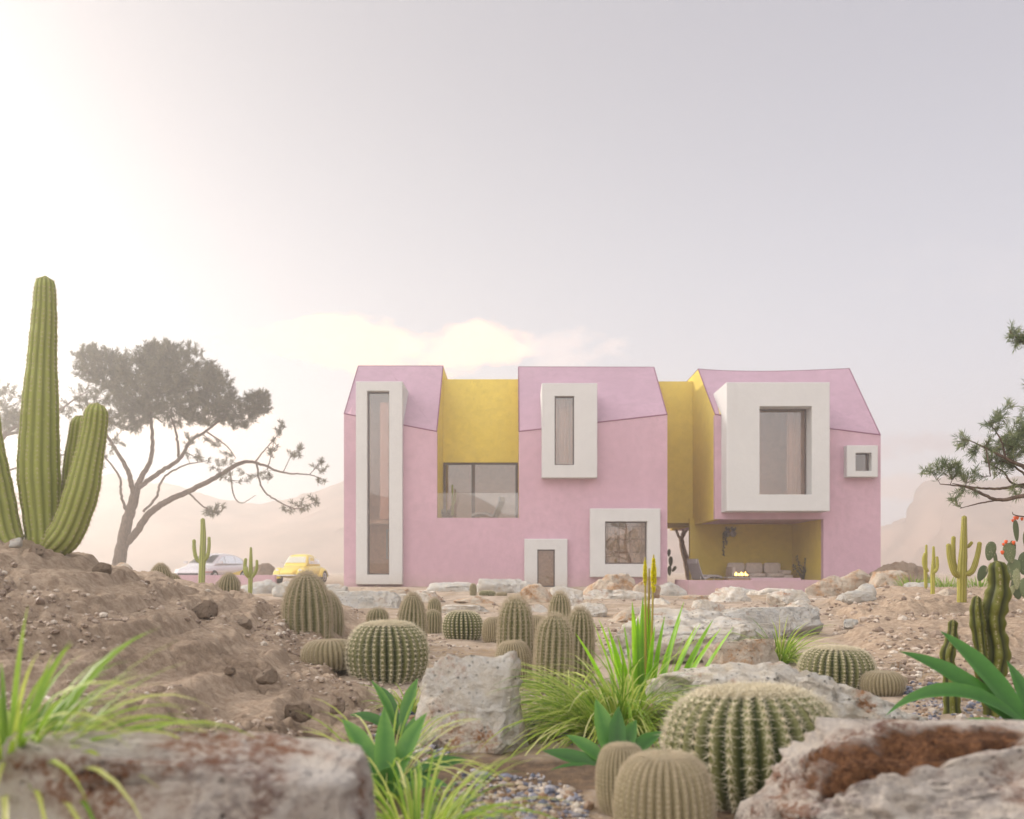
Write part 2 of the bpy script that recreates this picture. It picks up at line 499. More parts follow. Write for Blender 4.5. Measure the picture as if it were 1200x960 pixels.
def cactus_mat(name, valley, crest):
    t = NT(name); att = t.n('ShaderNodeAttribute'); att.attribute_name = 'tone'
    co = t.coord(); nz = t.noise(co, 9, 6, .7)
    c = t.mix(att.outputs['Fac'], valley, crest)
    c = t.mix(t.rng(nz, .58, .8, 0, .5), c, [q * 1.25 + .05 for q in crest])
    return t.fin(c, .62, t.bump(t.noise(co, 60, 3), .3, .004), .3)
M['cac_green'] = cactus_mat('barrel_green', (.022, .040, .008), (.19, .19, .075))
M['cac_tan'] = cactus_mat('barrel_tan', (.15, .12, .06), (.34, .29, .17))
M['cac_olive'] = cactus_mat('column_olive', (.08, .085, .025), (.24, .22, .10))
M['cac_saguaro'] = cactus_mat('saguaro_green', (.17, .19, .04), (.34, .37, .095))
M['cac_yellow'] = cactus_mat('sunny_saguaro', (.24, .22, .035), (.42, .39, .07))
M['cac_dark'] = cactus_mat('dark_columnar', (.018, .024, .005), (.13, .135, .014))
M['cac_pad'] = cactus_mat('prickly_pad', (.07, .10, .05), (.17, .21, .10))
M['cac_padpale'] = cactus_mat('pale_pad', (.22, .25, .13), (.34, .36, .20))
M['spine'] = plain('cream_spine', (.68, .61, .46), .6, .2, 0, .15)
M['spine_tan'] = plain('tan_spine', (.52, .44, .32), .7, .2, 0, .15)
M['wool'] = plain('cactus_wool', (.56, .50, .36), .95, .1, 0, .15, 30)
M['fruit'] = plain('orange_fruit', (.72, .12, .03), .5, .4)
# ------------------------------------------------------------------ ground
def base_z(r): return np.interp(r, [0, 3, 6, 8, 10, 13, 16, 20, 25, 30, 2000], [-.42, -.41, -.40, -.385, -.33, -.21, -.14, -.08, -.03, 0, 0])

def H(x, y, detail=True, want_mud=False):
    x = np.atleast_1d(np.asarray(x, float)); y = np.atleast_1d(np.asarray(y, float))
    r = np.abs(y)
    p3 = np.stack([x, y, x * 0], 1)
    z = base_z(r) + .035 * fbm(p3 * .45, 3, 3) * sstep(0, 4, r) * sstep(60, 30, r)
    # bank on the left
    yc = np.clip(y, 3.5, 9.5)
    xs = x - .26 * (9 - yc) - .12 * fbm(p3 * .7, 2, 9)
    sL = np.interp(xs, [-26, -14, -8, -4.6, -3.86, -2.9, -2.1, -1.5, -1.1], [0, 1.1, 1.6, 1.27, 1.0, .64, .27, .07, 0])
    gL = np.interp(y, [2, 3.4, 4.4, 5.5, 7, 8.2, 9.2, 10.2, 12, 15, 20], [0, .06, .2, .42, .74, .93, 1, .95, .72, .32, 0])
    # flat-topped bank on the right
    u = x / np.maximum(y, .1) + .012 * fbm(p3 * .6, 2, 21)
    sR = sstep(.29, .40, u) * sstep(2.2, 1.4, u)
    gR = np.interp(y, [8.8, 9.6, 10.4, 11.2, 12.5, 14, 16, 18, 24, 30], [0, .08, .11, .19, .24, .29, .32, .33, .28, 0])
    z = z - .27 * sstep(.10, .15, u) * sstep(.36, .31, u) * sstep(25, 32, y) * sstep(60, 45, y)
    mL = sL * gL; mR = sR * gR
    m = mL + mR
    mud = sstep(.03, .10, m)
    if detail:
        n1 = fbm(p3 * np.array([.9, .9, 1]), 3, 31)
        hL = m + .06 * n1
        step = .16
        q = hL / step; k = np.floor(q); fr = q - k
        led = (k + sstep(.55, .95, fr)) * step
        m = np.where(m > .02, m + (led - m) * .72 * sstep(.02, .10, m), m)
        near = sstep(45, 22, r)
        z = z + .018 * fbm(p3 * 3.1, 4, 41) * near * sstep(0, 2, r)
        rg = fbm(p3 * np.array([5.5, 4.0, 1]), 4, 55, .6, True)
        z = z + mud * near * (.014 * rg + .014 * fbm(p3 * 1.7, 3, 61))
        sel = (mud > .05) & (r < 26) & (np.abs(u) < .75)
        if sel.any():
            d1, d2 = cells(p3[sel] * np.array([4.6, 3.2, 1]) + .35 * np.stack([vnoise(p3[sel] * 3, 5), vnoise(p3[sel] * 3, 6), 0 * x[sel]], 1), 8)
            z[sel] += mud[sel] * .046 * (sstep(.0, .22, d2 - d1) - .6) * sstep(-.3, .4, vnoise(p3[sel] * 1.1, 71))
    z = z + m
    return (z, mud) if want_mud else z

def ground_hit(px, py, y0=2.5, y1=70):
    Y = np.geomspace(y0, y1, 900)
    zr = Z_(py, Y); zg = H(X_(px, Y), Y, False)
    k = np.where(zr <= zg)[0]
    i = k[0] if len(k) else len(Y) - 1
    return X_(px, Y[i]), Y[i], float(zg[i])

def make_ground():
    ang = np.concatenate([np.linspace(-180, -50, 40)[:-1], np.linspace(-50, -32, 60)[:-1], np.linspace(-32, 32, 640)[:-1],
                          np.linspace(32, 50, 60)[:-1], np.linspace(50, 180, 40)[:-1]])
    rr = np.concatenate([[.02, .3, .7, 1.1], np.geomspace(1.5, 45, 640), np.geomspace(46, 435, 60)])
    A, Rr = np.meshgrid(np.radians(ang), rr)
    x = (np.sin(A) * Rr).ravel(); y = (np.cos(A) * Rr).ravel()
    z, mud = H(x, y, True, True)
    far = sstep(60, 400, Rr.ravel())
    n = len(ang)
    me = bpy.data.meshes.new('ground')
    v = np.stack([x, y, z], 1).astype(np.float32)
    me.vertices.add(len(v)); me.vertices.foreach_set('co', v.ravel())
    i = np.arange(len(rr) - 1)[:, None] * n; j = np.arange(n)[None, :]; k = (j + 1) % n
    q = np.stack([i + j, i + k, i + n + k, i + n + j], -1).reshape(-1, 4)[:, ::-1]
    me.loops.add(q.size); me.loops.foreach_set('vertex_index', q.ravel().astype(np.int32))
    me.polygons.add(len(q)); me.polygons.foreach_set('loop_start', (np.arange(len(q)) * 4).astype(np.int32))
    me.polygons.foreach_set('loop_total', np.full(len(q), 4, np.int32))
    me.polygons.foreach_set('use_smooth', np.ones(len(q), bool))
    me.update(calc_edges=True)
    at = me.attributes.new('tone', 'FLOAT', 'POINT'); at.data.foreach_set('value', mud.astype(np.float32))
    xx, yy = v[:, 0], v[:, 1]; pp = np.stack([xx, yy, xx * 0], 1).astype(float)
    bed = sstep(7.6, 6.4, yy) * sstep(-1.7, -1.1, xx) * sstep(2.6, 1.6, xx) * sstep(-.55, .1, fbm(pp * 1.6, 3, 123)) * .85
    lb = mud * sstep(-.2, -1.2, xx / np.maximum(yy, .5) * 4) * (.16 + .22 * fbm(pp * 1.1, 3, 127))  # left bank: its shade mixed into the ground colour
    at = me.attributes.new('soil_and_shade', 'FLOAT', 'POINT'); at.data.foreach_set('value', np.clip(np.maximum(bed, lb), 0, 1).astype(np.float32))
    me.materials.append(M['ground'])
    o = bpy.data.objects.new('ground', me); COL.objects.link(o)
    tag(o, kind='structure')
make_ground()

def mountain(name, pts, Y, depth, seed, base=-1.5):
    """pts: crest as (photo column, photo row) at distance Y; a range with real depth"""
    px = np.array([p[0] for p in pts], float); py = np.array([p[1] for p in pts], float)
    cx = np.linspace(px[0], px[-1], 240); hh = Z_(np.interp(cx, px, py), Y) - base
    X = X_(cx, Y)
    v = []; nv = 50
    for i in range(nv):
        t = i / (nv - 1) * 2 - 1
        e = max(0, 1 - abs(t)) ** .85
        v.append(np.stack([X, np.full(240, Y + t * depth), base + hh * e], 1))
    v = np.concatenate(v)
    nn = fbm(v / 22.0, 5, seed, .55, True) * 3.2
    edge = sstep(0, .4, (v[:, 2] - base) / 20)
    v[:, 2] += nn * edge * .9 * sstep(base, base + 6, v[:, 2]); v[:, 1] += nn * 2 * edge
    mb = MB(); mb.add(v, grid_faces(nv, 240)); 
    return tag(mb.build(name, M['mountain'], smooth=True), kind='structure')
mountain('mountain', [(-700, 660), (-300, 600), (-60, 585), (120, 562), (190, 566), (300, 596), (345, 588), (400, 566), (470, 560), (560, 575), (700, 600), (900, 640), (1000, 668)], 350, 70, 3)
mountain('mountain', [(1000, 668), (1036, 655), (1056, 640), (1078, 592), (1092, 573), (1120, 566), (1160, 572), (1230, 560), (1300, 545), (1500, 570), (1800, 640)], 345, 70, 7)
mountain('mountain', [(600, 662), (760, 640), (800, 600), (850, 618), (1000, 652), (1060, 655), (1150, 662)], 370, 40, 13)
# the country behind the viewer, seen only in the window panes
def back_ridge():
    mb = MB(); ang = np.radians(np.linspace(110, 250, 120)); v = []
    hh = 14 + 16 * (fbm(np.stack([ang * 5, ang * 0, ang * 0], 1), 4, 5) + .6)
    for t in np.linspace(0, 1, 12):
        rr = 190 + 60 * t
        v.append(np.stack([np.sin(ang) * rr, np.cos(ang) * rr, -2 + hh * min(1, t * 1.25) ** .9], 1))
    v = np.concatenate(v); v[:, 2] += fbm(v / 15, 4, 9) * 1.5
    mb.add(v, grid_faces(12, 120)); tag(mb.build('mountain', M['mountain'], smooth=True), kind='structure')
back_ridge()

# ------------------------------------------------------------------ house
Y0 = 39.0; YR = 42.6; YB = 50.0
HOUSE = empty('house', (0, Y0, 0), 'pink and yellow faceted desert house with deep white window boxes', 'house')
ORG = (0, Y0, 0)
def hb(mb, name, mat, parent=HOUSE, smooth=False): return mb.build(name, mat, parent, ORG, smooth)
bl = lambda px: X_(px, Y0)
GB = -.35                           # walls run down into the ground
blocks = {                          # xl, xr, eave z left, eave z right, ridge z list
 'A': (bl(403), bl(512), Z_(485, Y0), Z_(506, Y0), Z_(429, YR), Z_(429, YR)),
 'B': (bl(608), bl(782), Z_(506, Y0), Z_(486, Y0), Z_(430, YR), Z_(430.5, YR)),
 'C': (bl(838), bl(1032), Z_(486, Y0), Z_(510, Y0), Z_(432.5, YR), Z_(432, YR))}
def zs(b, x):
    xl, xr, a, c = blocks[b][:4]; return a + (c - a) * (x - xl) / (xr - xl)
def zr(b, x):
    xl, xr = blocks[b][:2]; a, c = blocks[b][4:]; t = (x - xl) / (xr - xl)
    z = a + (c - a) * t
    if b == 'C': z -= .11 * math.sin(math.pi * min(1, max(0, t)) ** .8)
    return z
def yroof(b, x, z): return Y0 + (YR - Y0) * (z - zs(b, x)) / (zr(b, x) - zs(b, x))

def slab(mb, outer, holes, fmap, thick=.3):
    loops = [[Vector((p[0], p[1], 0)) for p in outer]] + [[Vector((p[0], p[1], 0)) for p in h] for h in holes]
    tri = tessellate_polygon(loops)
    flat = [p for lp in loops for p in lp]
    fr = [fmap(p.x, p.y, 0) for p in flat]; bk = [fmap(p.x, p.y, thick) for p in flat]
    n = len(flat); f = []
    for t in tri:
        a, b, c = [Vector(fr[i]) for i in t]
        nr = (b - a).cross(c - a)
        t = tuple(t) if nr.y < 0 else tuple(t)[::-1]
        f.append(t); f.append(tuple(i + n for i in t)[::-1])
    k = 0
    for lp in loops:
        m = len(lp)
        for i in range(m):
            a = k + i; b = k + (i + 1) % m; f.append((a, b, b + n, a + n))
        k += m
    mb.add(fr + bk, f)
wallmap = lambda x, z, d: (x, Y0 + d, z)
def rect(x0, x1, z0, z1): return [(x0, z0), (x1, z0), (x1, z1), (x0, z1)]
def pxr(p, Y=Y0): return X_(p[0], Y), X_(p[1], Y), Z_(p[3], Y), Z_(p[2], Y)     # (x0,x1,ytop,ybot) -> x0,x1,z0,z1

# window boxes: outer frame rect, opening rect, how far the box stands out, how deep the pane sits
boxes = {
 'A1': dict(o=(417, 471.5, 447, 685), i=(430, 456, 458, 673.5), out=.32, pane=.34, blk='A', back=2.9),
 'B1': dict(o=(635, 700, 449, 560), i=(650, 673, 464, 545), out=.42, pane=.22, blk='B', back=2.9),
 'B2': dict(o=(691.6, 774, 596, 676.5), i=(709, 758.5, 611, 661), out=.28, pane=.30, blk='B', back=.6),
 'B3': dict(o=(614.5, 665, 631.6, 694), i=(629.6, 650.3, 644, 688), out=.22, pane=.12, blk='B', back=.6),
 'C1': dict(o=(851.5, 972.5, 448, 599), i=(890, 951.5, 476, 579.5), out=.98, pane=.75, blk='C', back=3.2),
 'C2': dict(o=(992.5, 1029, 522, 559), i=(1002.5, 1021.5, 530.5, 552), out=.38, pane=.34, blk='C', back=.6)}
for k, b in boxes.items():
    yf = Y0 - b['out']; b['yf'] = yf
    b['R'] = pxr(b['o'], yf); b['I'] = pxr(b['i'], yf)
def hole(k, e=.0):
    x0, x1, z0, z1 = boxes[k]['R']; return rect(x0 + .12, x1 - .12, z0 + .12, z1 - .12)

# front wall of the two left blocks and the parapet between them
A = blocks['A']; B = blocks['B']; C = blocks['C']
zpar = Z_(607, Y0)
def notch_x(k): x0, x1, z0, z1 = boxes[k]['R']; return x0 + .12, x1 - .12, z0 + .12, z1 - .12
a0, a1, az0, az1 = notch_x('A1'); b0, b1_, bz0, bz1 = notch_x('B1'); c0, c1, cz0, cz1 = notch_x('C1')
outer = [(A[0], GB), (B[1], GB), (B[1], B[3]), (b1_, zs('B', b1_)), (b1_, bz0), (b0, bz0), (b0, zs('B', b0)), (B[0], B[2]),
         (B[0], zpar), (A[1], zpar), (A[1], A[3]), (a1, zs('A', a1)), (a1, az0), (a0, az0), (a0, zs('A', a0)), (A[0], A[2])]
mb = MB(); slab(mb, outer, [hole('B2'), hole('B3')], wallmap); hb(mb, 'front_wall', M['pink'])
# front wall of the right block with the open loggia under it
xlog = X_(965, Y0); zlin = Z_(608.5, Y0)
outer = [(xlog, GB), (C[1], GB), (C[1], C[3]), (c1, zs('C', c1)), (c1, cz0), (c0, cz0), (c0, zs('C', c0)), (C[0], C[2]), (C[0], zlin), (xlog, zlin)]
mb = MB(); slab(mb, outer, [hole('C2')], wallmap); hb(mb, 'front_wall', M['pink'])
# sloping roof fronts, flat tops, side walls
def roof(bn, nx, name='roof'):
    xl, xr = blocks[bn][:2]; n0, n1, nz = nx
    g = .012
    rm = lambda x, z, d: (x, yroof(bn, x, z) + d * .9, z - d * .9)
    segs = lambda a, c, zf: [(a + (c - a) * k / 5, zf(bn, a + (c - a) * k / 5)) for k in range(6)]
    outer = segs(xl + g, n0, lambda b, x: zs(b, x) + .03) + [(n0, nz), (n1, nz)] + segs(n1, xr - g, lambda b, x: zs(b, x) + .03) + \
            [(xr - (xr - xl) * k / 12 - g * (1 - k / 6), zr(bn, xr - (xr - xl) * k / 12)) for k in range(13)]
    mb = MB(); slab(mb, outer, [], rm, .2)
    # flat deck behind the ridge
    xs_ = np.linspace(xl, xr, 13)
    top = [(x, YR, zr(bn, x)) for x in xs_] + [(x, YB, zr(bn, x)) for x in xs_]
    mb.add(top, [(i, i + 1, 13 + i + 1, 13 + i) for i in range(12)])
    hb(mb, name, M['pink_roof'])
    # thin maroon joint along the eave and the verges
    mb = MB()
    def strip(p, q, wd=.045):
        p = Vector(p); q = Vector(q); tube(mb, [p, q], [wd / 2, wd / 2], 6)
    off = -.004
    strip((xl, Y0 + off, zs(bn, xl) + .012), (n0, Y0 + off, zs(bn, n0) + .012)); strip((n1, Y0 + off, zs(bn, n1) + .012), (xr, Y0 + off, zs(bn, xr) + .012))
    strip((xl + .01, Y0 + off, zs(bn, xl)), (xl + .01, YR, zr(bn, xl))); strip((xr - .01, Y0 + off, zs(bn, xr)), (xr - .01, YR, zr(bn, xr)))
    ps = [(x, YR, zr(bn, x) + .004) for x in xs_]; tube(mb, ps, .014, 6)
    hb(mb, 'roof_joint', M['seam'])
roof('A', (a0, a1, az1)); roof('B', (b0, b1_, bz1)); roof('C', (c0, c1, cz1))
def side(bn, right, zb=GB, mat='pink'):
    x = blocks[bn][1 if right else 0]
    s = 1 if right else -1
    pts = [(Y0 + .001, zb), (YB, zb), (YB, zr(bn, x) - .03), (YR + .02, zr(bn, x) - .03), (Y0 + .02, zs(bn, x) - .01)]
    mb = MB(); xi = x - s * .25
    v = [(x - s * .002, y, z) for y, z in pts] + [(xi, y, z) for y, z in pts]
    mb.add(v, [(0, 1, 2, 3, 4) if not right else (4, 3, 2, 1, 0), (5, 6, 7, 8, 9), *[(i, (i + 1) % 5, 5 + (i + 1) % 5, 5 + i) for i in range(5)]])
    hb(mb, 'side_wall', M[mat])
side('A', False); side('A', True, GB, 'yellow'); side('B', False, GB, 'yellow'); side('B', True)
side('C', False, Z_(608.5, Y0) , 'yellow'); side('C', True)
mb = MB(); mb.box(A[0], B[1], YB, YB + .25, GB, 9.2); mb.box(C[0], C[1], YB, YB + .25, zlin + .002, 9.0); mb.box(10.8, C[1], YB, YB + .25, GB, zlin); hb(mb, 'rear_wall', M['pink'])

# yellow recess between the left blocks with its terrace window
YL = 42.4
gx0, gx1 = X_(519, YL), X_(607, YL) ; gz0, gz1 = Z_(607, YL), Z_(542, YL)
mb = MB(); mb.box(A[1] + .003, B[0] - .003, YL, YL + .25, gz1, Z_(444.5, YL)); mb.box(A[1] + .003, B[0] - .003, YL + .25, YB - .1, 8.2, Z_(444.5, YL) - .003)
hb(mb, 'recess_wall', M['yellow'])
mb = MB(); mb.box(A[1] + .003, B[0] - .003, Y0 + .3, YB - .1, zpar - .35, zpar - .06); hb(mb, 'terrace_floor', M['inner_floor'])
wn = empty('terrace_window', (0, 0, 0), None, None); wn.parent = HOUSE
mb = MB(); yy = YL + .12; t_ = .055
for (xa, xb) in ((A[1] + .01, A[1] + .01 + t_ * 2), (X_(552.5, YL), X_(556.5, YL)), (B[0] - t_ * 2 - .01, B[0] - .01)): mb.box(xa, xb, yy - .05, yy + .05, gz0 - .2, gz1 - .005)
mb.box(A[1] + .12, B[0] - .12, yy - .048, yy + .048, gz1 - .09, gz1 - .006); mb.box(A[1] + .12, B[0] - .12, yy - .048, yy + .048, gz0 - .25, gz0 - .14)
hb(mb, 'window_frame', M['metal_dark'], wn)
mb = MB(); mb.quad((A[1] + .1, yy, gz0 - .2), (B[0] - .1, yy, gz0 - .2), (B[0] - .1, yy, gz1 - .05), (A[1] + .1, yy, gz1 - .05)); hb(mb, 'pane', M['glass'], wn)
mb = MB(); mb.box(A[1] + .02, B[0] - .02, YL + 2.2, YL + 2.3, gz0 - .3, 8.1); mb.box(A[1] + .02, B[0] - .02, YL + .4, YL + 2.19, gz1 + .3, gz1 + .4); hb(mb, 'room_wall', M['inner_beige'])
# glass balustrade
mb = MB(); mb.box(A[1] + .01, B[0] - .01, Y0 + .14, Y0 + .155, zpar - .02, Z_(577.5, Y0)); hb(mb, 'balustrade', M['glass_clear'])

# yellow link between the middle and the right block, over the passage
YK = 43.8
mb = MB(); kx0, kx1 = B[1] + .003, C[0] - .003; kz0, kz1 = Z_(613, YK), Z_(447, YK)
mb.box(kx0, kx1, YK, YK + 5.8, kz0, kz1); hb(mb, 'link_wall', M['yellow'])
# loggia
YLG = 43.4
mb = MB(); mb.box(X_(808.5, YLG), xlog + .3, YLG, YLG + .3, GB, zlin + .25); hb(mb, 'loggia_wall', M['yellow'])
mb = MB(); mb.box(xlog, xlog + .25, Y0 + .302, YLG - .002, GB, zlin + .25); hb(mb, 'loggia_wall', M['yellow'])
mb = MB(); mb.box(C[0] + .02, C[1] - .3, Y0 + .302, YB - .02, zlin + .01, zlin + .25); hb(mb, 'loggia_ceiling', M['pink'])
# terrace plinth with its low parapet
PT = Z_(680, 36.5); PF = .06
px0 = X_(807, 36.5)
mb = MB(); mb.box(px0 + .05, xlog - .01, 36.6, YLG - .003, -.3, PF); mb.box(B[1] + .01, px0 + .049, 39.8, YLG - .003, -.3, PF - .004); hb(mb, 'terrace_slab', M['concrete'])
mb = MB(); mb.box(px0, 11.3, 36.5, 36.72, -.4, PT); mb.box(px0, px0 + .22, 36.722, 39.6, -.4, PT - .002)
mb.box(11.08, 11.3, 36.722, 39.0 - .003, -.4, PT - .002); mb.box(9.2, 11.078, 38.2, 38.42, PF, PT + .07)
hb(mb, 'parapet', M['pink'])

def window_box(k):
    b = boxes[k]; x0, x1, z0, z1 = b['R']; i0, i1, j0, j1 = b['I']; yf = b['yf']; yb = Y0 + b['back']; yp = yf + b['pane']
    wn = bpy.data.objects.new('window', None); COL.objects.link(wn); wn.parent = HOUSE
    mb = MB()
    O = [(x0, z0), (x1, z0), (x1, z1), (x0, z1)]; I = [(i0, j0), (i1, j0), (i1, j1), (i0, j1)]
    # the reveal narrows slightly towards the pane
    def sh(p, s): return (p[0] + s * (1 if p[0] == i0 else -1), p[1] + s * (1 if p[1] == j0 else -1))
    In = [sh(p, .0) for p in I]
    bv = .018
    Of = [(x0 + bv, z0 + bv), (x1 - bv, z0 + bv), (x1 - bv, z1 - bv), (x0 + bv, z1 - bv)]
    v = [(x, yf, z) for x, z in Of] + [(x, yf, z) for x, z in I] + [(x, yp + .1, z) for x, z in In] + [(x, yf + bv, z) for x, z in O] + [(x, yb, z) for x, z in O] + [(x, yp + .1, z) for x, z in O]
    f = []
    for a in range(4):
        c = (a + 1) % 4
        f += [(a, c, 4 + c, 4 + a), (4 + a, 4 + c, 8 + c, 8 + a), (12 + a, 12 + c, c, a), (16 + a, 16 + c, 12 + c, 12 + a)]
    mb.add(v, f); hb(mb, 'window_box', M['white'], wn)
    # metal frame and pane
    mb = MB(); tf = .05 if k != 'C2' else .04
    mb.box(i0 + .002, i0 + tf, yp - .03, yp + .05, j0 + .002, j1 - .002); mb.box(i1 - tf, i1 - .002, yp - .03, yp + .05, j0 + .002, j1 - .002)
    mb.box(i0 + tf, i1 - tf, yp - .03, yp + .05, j0 + .002, j0 + tf); mb.box(i0 + tf, i1 - tf, yp - .03, yp + .05, j1 - tf, j1 - .002)
    hb(mb, 'frame', M['metal_dark'], wn)
    mb = MB(); mb.quad((i0 + .01, yp, j0 + .01), (i1 - .01, yp, j0 + .01), (i1 - .01, yp, j1 - .01), (i0 + .01, yp, j1 - .01)); hb(mb, 'pane', M['glass'], wn)
    # plastered room behind the pane
    e = min(i0 - x0, x1 - i1) * .8
    r0, r1, s0, s1 = i0 - e, i1 + e, j0 - min(e, .12), j1 + e; ya, yb2 = yp + .12, {'B2': yp + .62, 'B3': yp + 1.6, 'A1': yp + 1.5, 'C1': yp + 2.4, 'B1': yp + 1.6}.get(k, yp + 3.4)
    mb = MB()
    v = [(r0, ya, s0), (r1, ya, s0), (r1, ya, s1), (r0, ya, s1), (r0, yb2, s0), (r1, yb2, s0), (r1, yb2, s1), (r0, yb2, s1)]
    mb.add(v, [(4, 5, 6, 7), (0, 1, 5, 4), (2, 3, 7, 6), (0, 4, 7, 3), (1, 2, 6, 5)])
    hb(mb, 'room', M['inner_beige'], wn)
    return wn, (r0, r1, s0, s1, ya, yb2)
W = {k: window_box(k) for k in boxes}
def wpart(k, name, mat, fn):
    mb = MB(); fn(mb, *W[k][1]); hb(mb, name, mat, W[k][0])
wpart('A1', 'panel', M['salmon'], lambda m, r0, r1, s0, s1, ya, yb: (m.box((r0 + r1) / 2 + .0, r1 - .05, ya + .12, yb - .1, s0 + 2.3, s1 - .7)))
wpart('A1', 'floor_slab', M['inner_beige'], lambda m, r0, r1, s0, s1, ya, yb: m.box(r0 + .02, r1 - .02, ya + .25, yb - .02, s0 + 2.14, s0 + 2.28))
wpart('A1', 'inner_window', M['white'], lambda m, r0, r1, s0, s1, ya, yb: (m.box((r0 + r1) / 2 + .1, (r0 + r1) / 2 + .16, yb - .12, yb - .02, s0 + .75, s0 + 1.95), m.box((r0 + r1) / 2 + .16, r1 - .03, yb - .12, yb - .02, s0 + 1.85, s0 + 1.95), m.box((r0 + r1) / 2 + .16, r1 - .03, yb - .12, yb - .02, s0 + .75, s0 + .82), m.box((r0 + r1) / 2 + .19, r1 - .05, yb - .05, yb - .03, s0 + .84, s0 + 1.83)))
def curtain(m, r0, r1, s0, s1, ya, yb, a=0, b_=1):
    n_ = 70; v = []
    for i in range(n_):
        t = a + (b_ - a) * i / (n_ - 1); x = r0 + .02 + (r1 - r0 - .04) * t; y = ya + .35 + .04 * math.sin(i * 1.1) + .015 * math.sin(i * 2.7)
        v += [(x, y, s0 + .03), (x, y, s1 - .03)]
    m.add(v, [(2 * i, 2 * i + 2, 2 * i + 3, 2 * i + 1) for i in range(n_ - 1)])
wpart('B1', 'curtain', M['curtain'], curtain)
wpart('C1', 'curtain', M['curtain'], lambda m, *r: curtain(m, *r, .62, .98))
wpart('B3', 'door_leaf', M['wood'], lambda m, r0, r1, s0, s1, ya, yb: (m.box(r0 + .02, r1 - .02, ya + .1, ya + .16, s0 + .01, s1 - .02), m.box(r0 + .3, r1 - .3, ya + .06, ya + .1, s0 + .35, (s0 + s1) / 2 - .1), m.box(r0 + .3, r1 - .3, ya + .06, ya + .1, (s0 + s1) / 2 + .05, s1 - .35)))
def shelf(m, r0, r1, s0, s1, ya, yb):
    nx, nz = 5, 4
    for i in range(nx + 1):
        x = r0 + .1 + (r1 - r0 - .2) * i / nx; m.box(x - .03, x + .03, ya + .05, yb - .02, s0 + .05, s1 - .05)
    for j in range(nz + 1):
        z = s0 + .08 + (s1 - s0 - .16) * j / nz; m.box(r0 + .131, r1 - .131, ya + .053, yb - .02, z - .025, z + .025)
wpart('B2', 'shelf', M['wood'], shelf)
M['books'] = plain('book_spines', (.60, .44, .32), .7, .2, 0, .3, 9)
wpart('B2', 'backing', M['books'], lambda m, r0, r1, s0, s1, ya, yb: m.box(r0 + .02, r1 - .02, ya + .165, ya + .2, s0 + .02, s1 - .02))
for i in range(5):
    for j in range(4):
        def block(m, r0, r1, s0, s1, ya, yb):
            xa = r0 + .1 + (r1 - r0 - .2) * i / 5 + .045; xb = r0 + .1 + (r1 - r0 - .2) * (i + 1) / 5 - .045
            za = s0 + .08 + (s1 - s0 - .16) * j / 4 + .04; zb = s0 + .08 + (s1 - s0 - .16) * (j + 1) / 4 - .04
            k = (i * 3 + j * 5) % 4; y = ya + .10; n = 3 + k
            # one stepped relief tile
            v = []; f = []
            P = [(xa, y + .05)]
            for q in range(n):
                u0 = xa + (xb - xa) * q / n; u1 = xa + (xb - xa) * (q + .62) / n; u2 = xa + (xb - xa) * (q + 1) / n
                P += [(u0, y), (u1, y), (u1, y + .05), (u2, y + .05)]
            v = [(p[0], p[1], za) for p in P] + [(p[0], p[1], zb if k != 2 else za + (zb - za) * .7) for p in P]; L_ = len(P)
            m.add(v, [(t, t + 1, L_ + t + 1, L_ + t) for t in range(L_ - 1)])
        wpart('B2', 'tile', M['books'], block)

# ------------------------------------------------------------------ loggia furniture
def fz(Y, x=0): return PF
def lounge(name, loc, rz, label):
    o = empty(name, loc, label, 'lounge chair', rz=rz)
    P = [(.95, .30), (.70, .36), (.35, .36), (.12, .26), (.0, .30), (-.12, .55), (-.22, .80), (-.28, 1.0)]
    P2 = smooth_path([(0, a, b) for a, b in P], 5)
    def pad(seg, name, th, mat):
        m = MB(); v = []
        for s in (-.36, .36):
            for q in seg: v.append((s, q[1], q[2] + th / 2))
            for q in seg[::-1]: v.append((s, q[1] - .0, q[2] - th / 2))
        n = len(seg) * 2
        m.add(v, [(i, (i + 1) % n, n + (i + 1) % n, n + i) for i in range(n)] + [(i, i + 1, n - 2 - i, n - 1 - i) for i in range(n // 2 - 1)] + [(n + i, n + n - 1 - i, n + n - 2 - i, n + i + 1) for i in range(n // 2 - 1)])
        m.build(name, mat, o, smooth=False)
    pad(P2[:21], 'seat', .09, M['chair']); pad(P2[20:], 'backrest', .09, M['chair'])
    m = MB(); m.box(-.27, .27, -.30, -.20, .86, 1.05); m.build('head_cushion', M['chair'], o)
    for s in (-1, 1):
        m = MB(); tube(m, smooth_path([(s * .28, .62, .30), (s * .29, .42, .02), (s * .29, -.05, .02), (s * .28, -.1, .34)], 5), .016, 6); m.build('leg', M['chrome'], o, smooth=True)
    return o
lounge('lounge_chair', (X_(818, 40.2), 40.2, PF), R(-62), 'grey reclining lounge chair behind the pink parapet of the loggia')
lounge('lounge_chair', (X_(581, 41.4), 41.4, zpar - .06), R(75), 'small recliner on the upstairs terrace behind the glass balustrade')

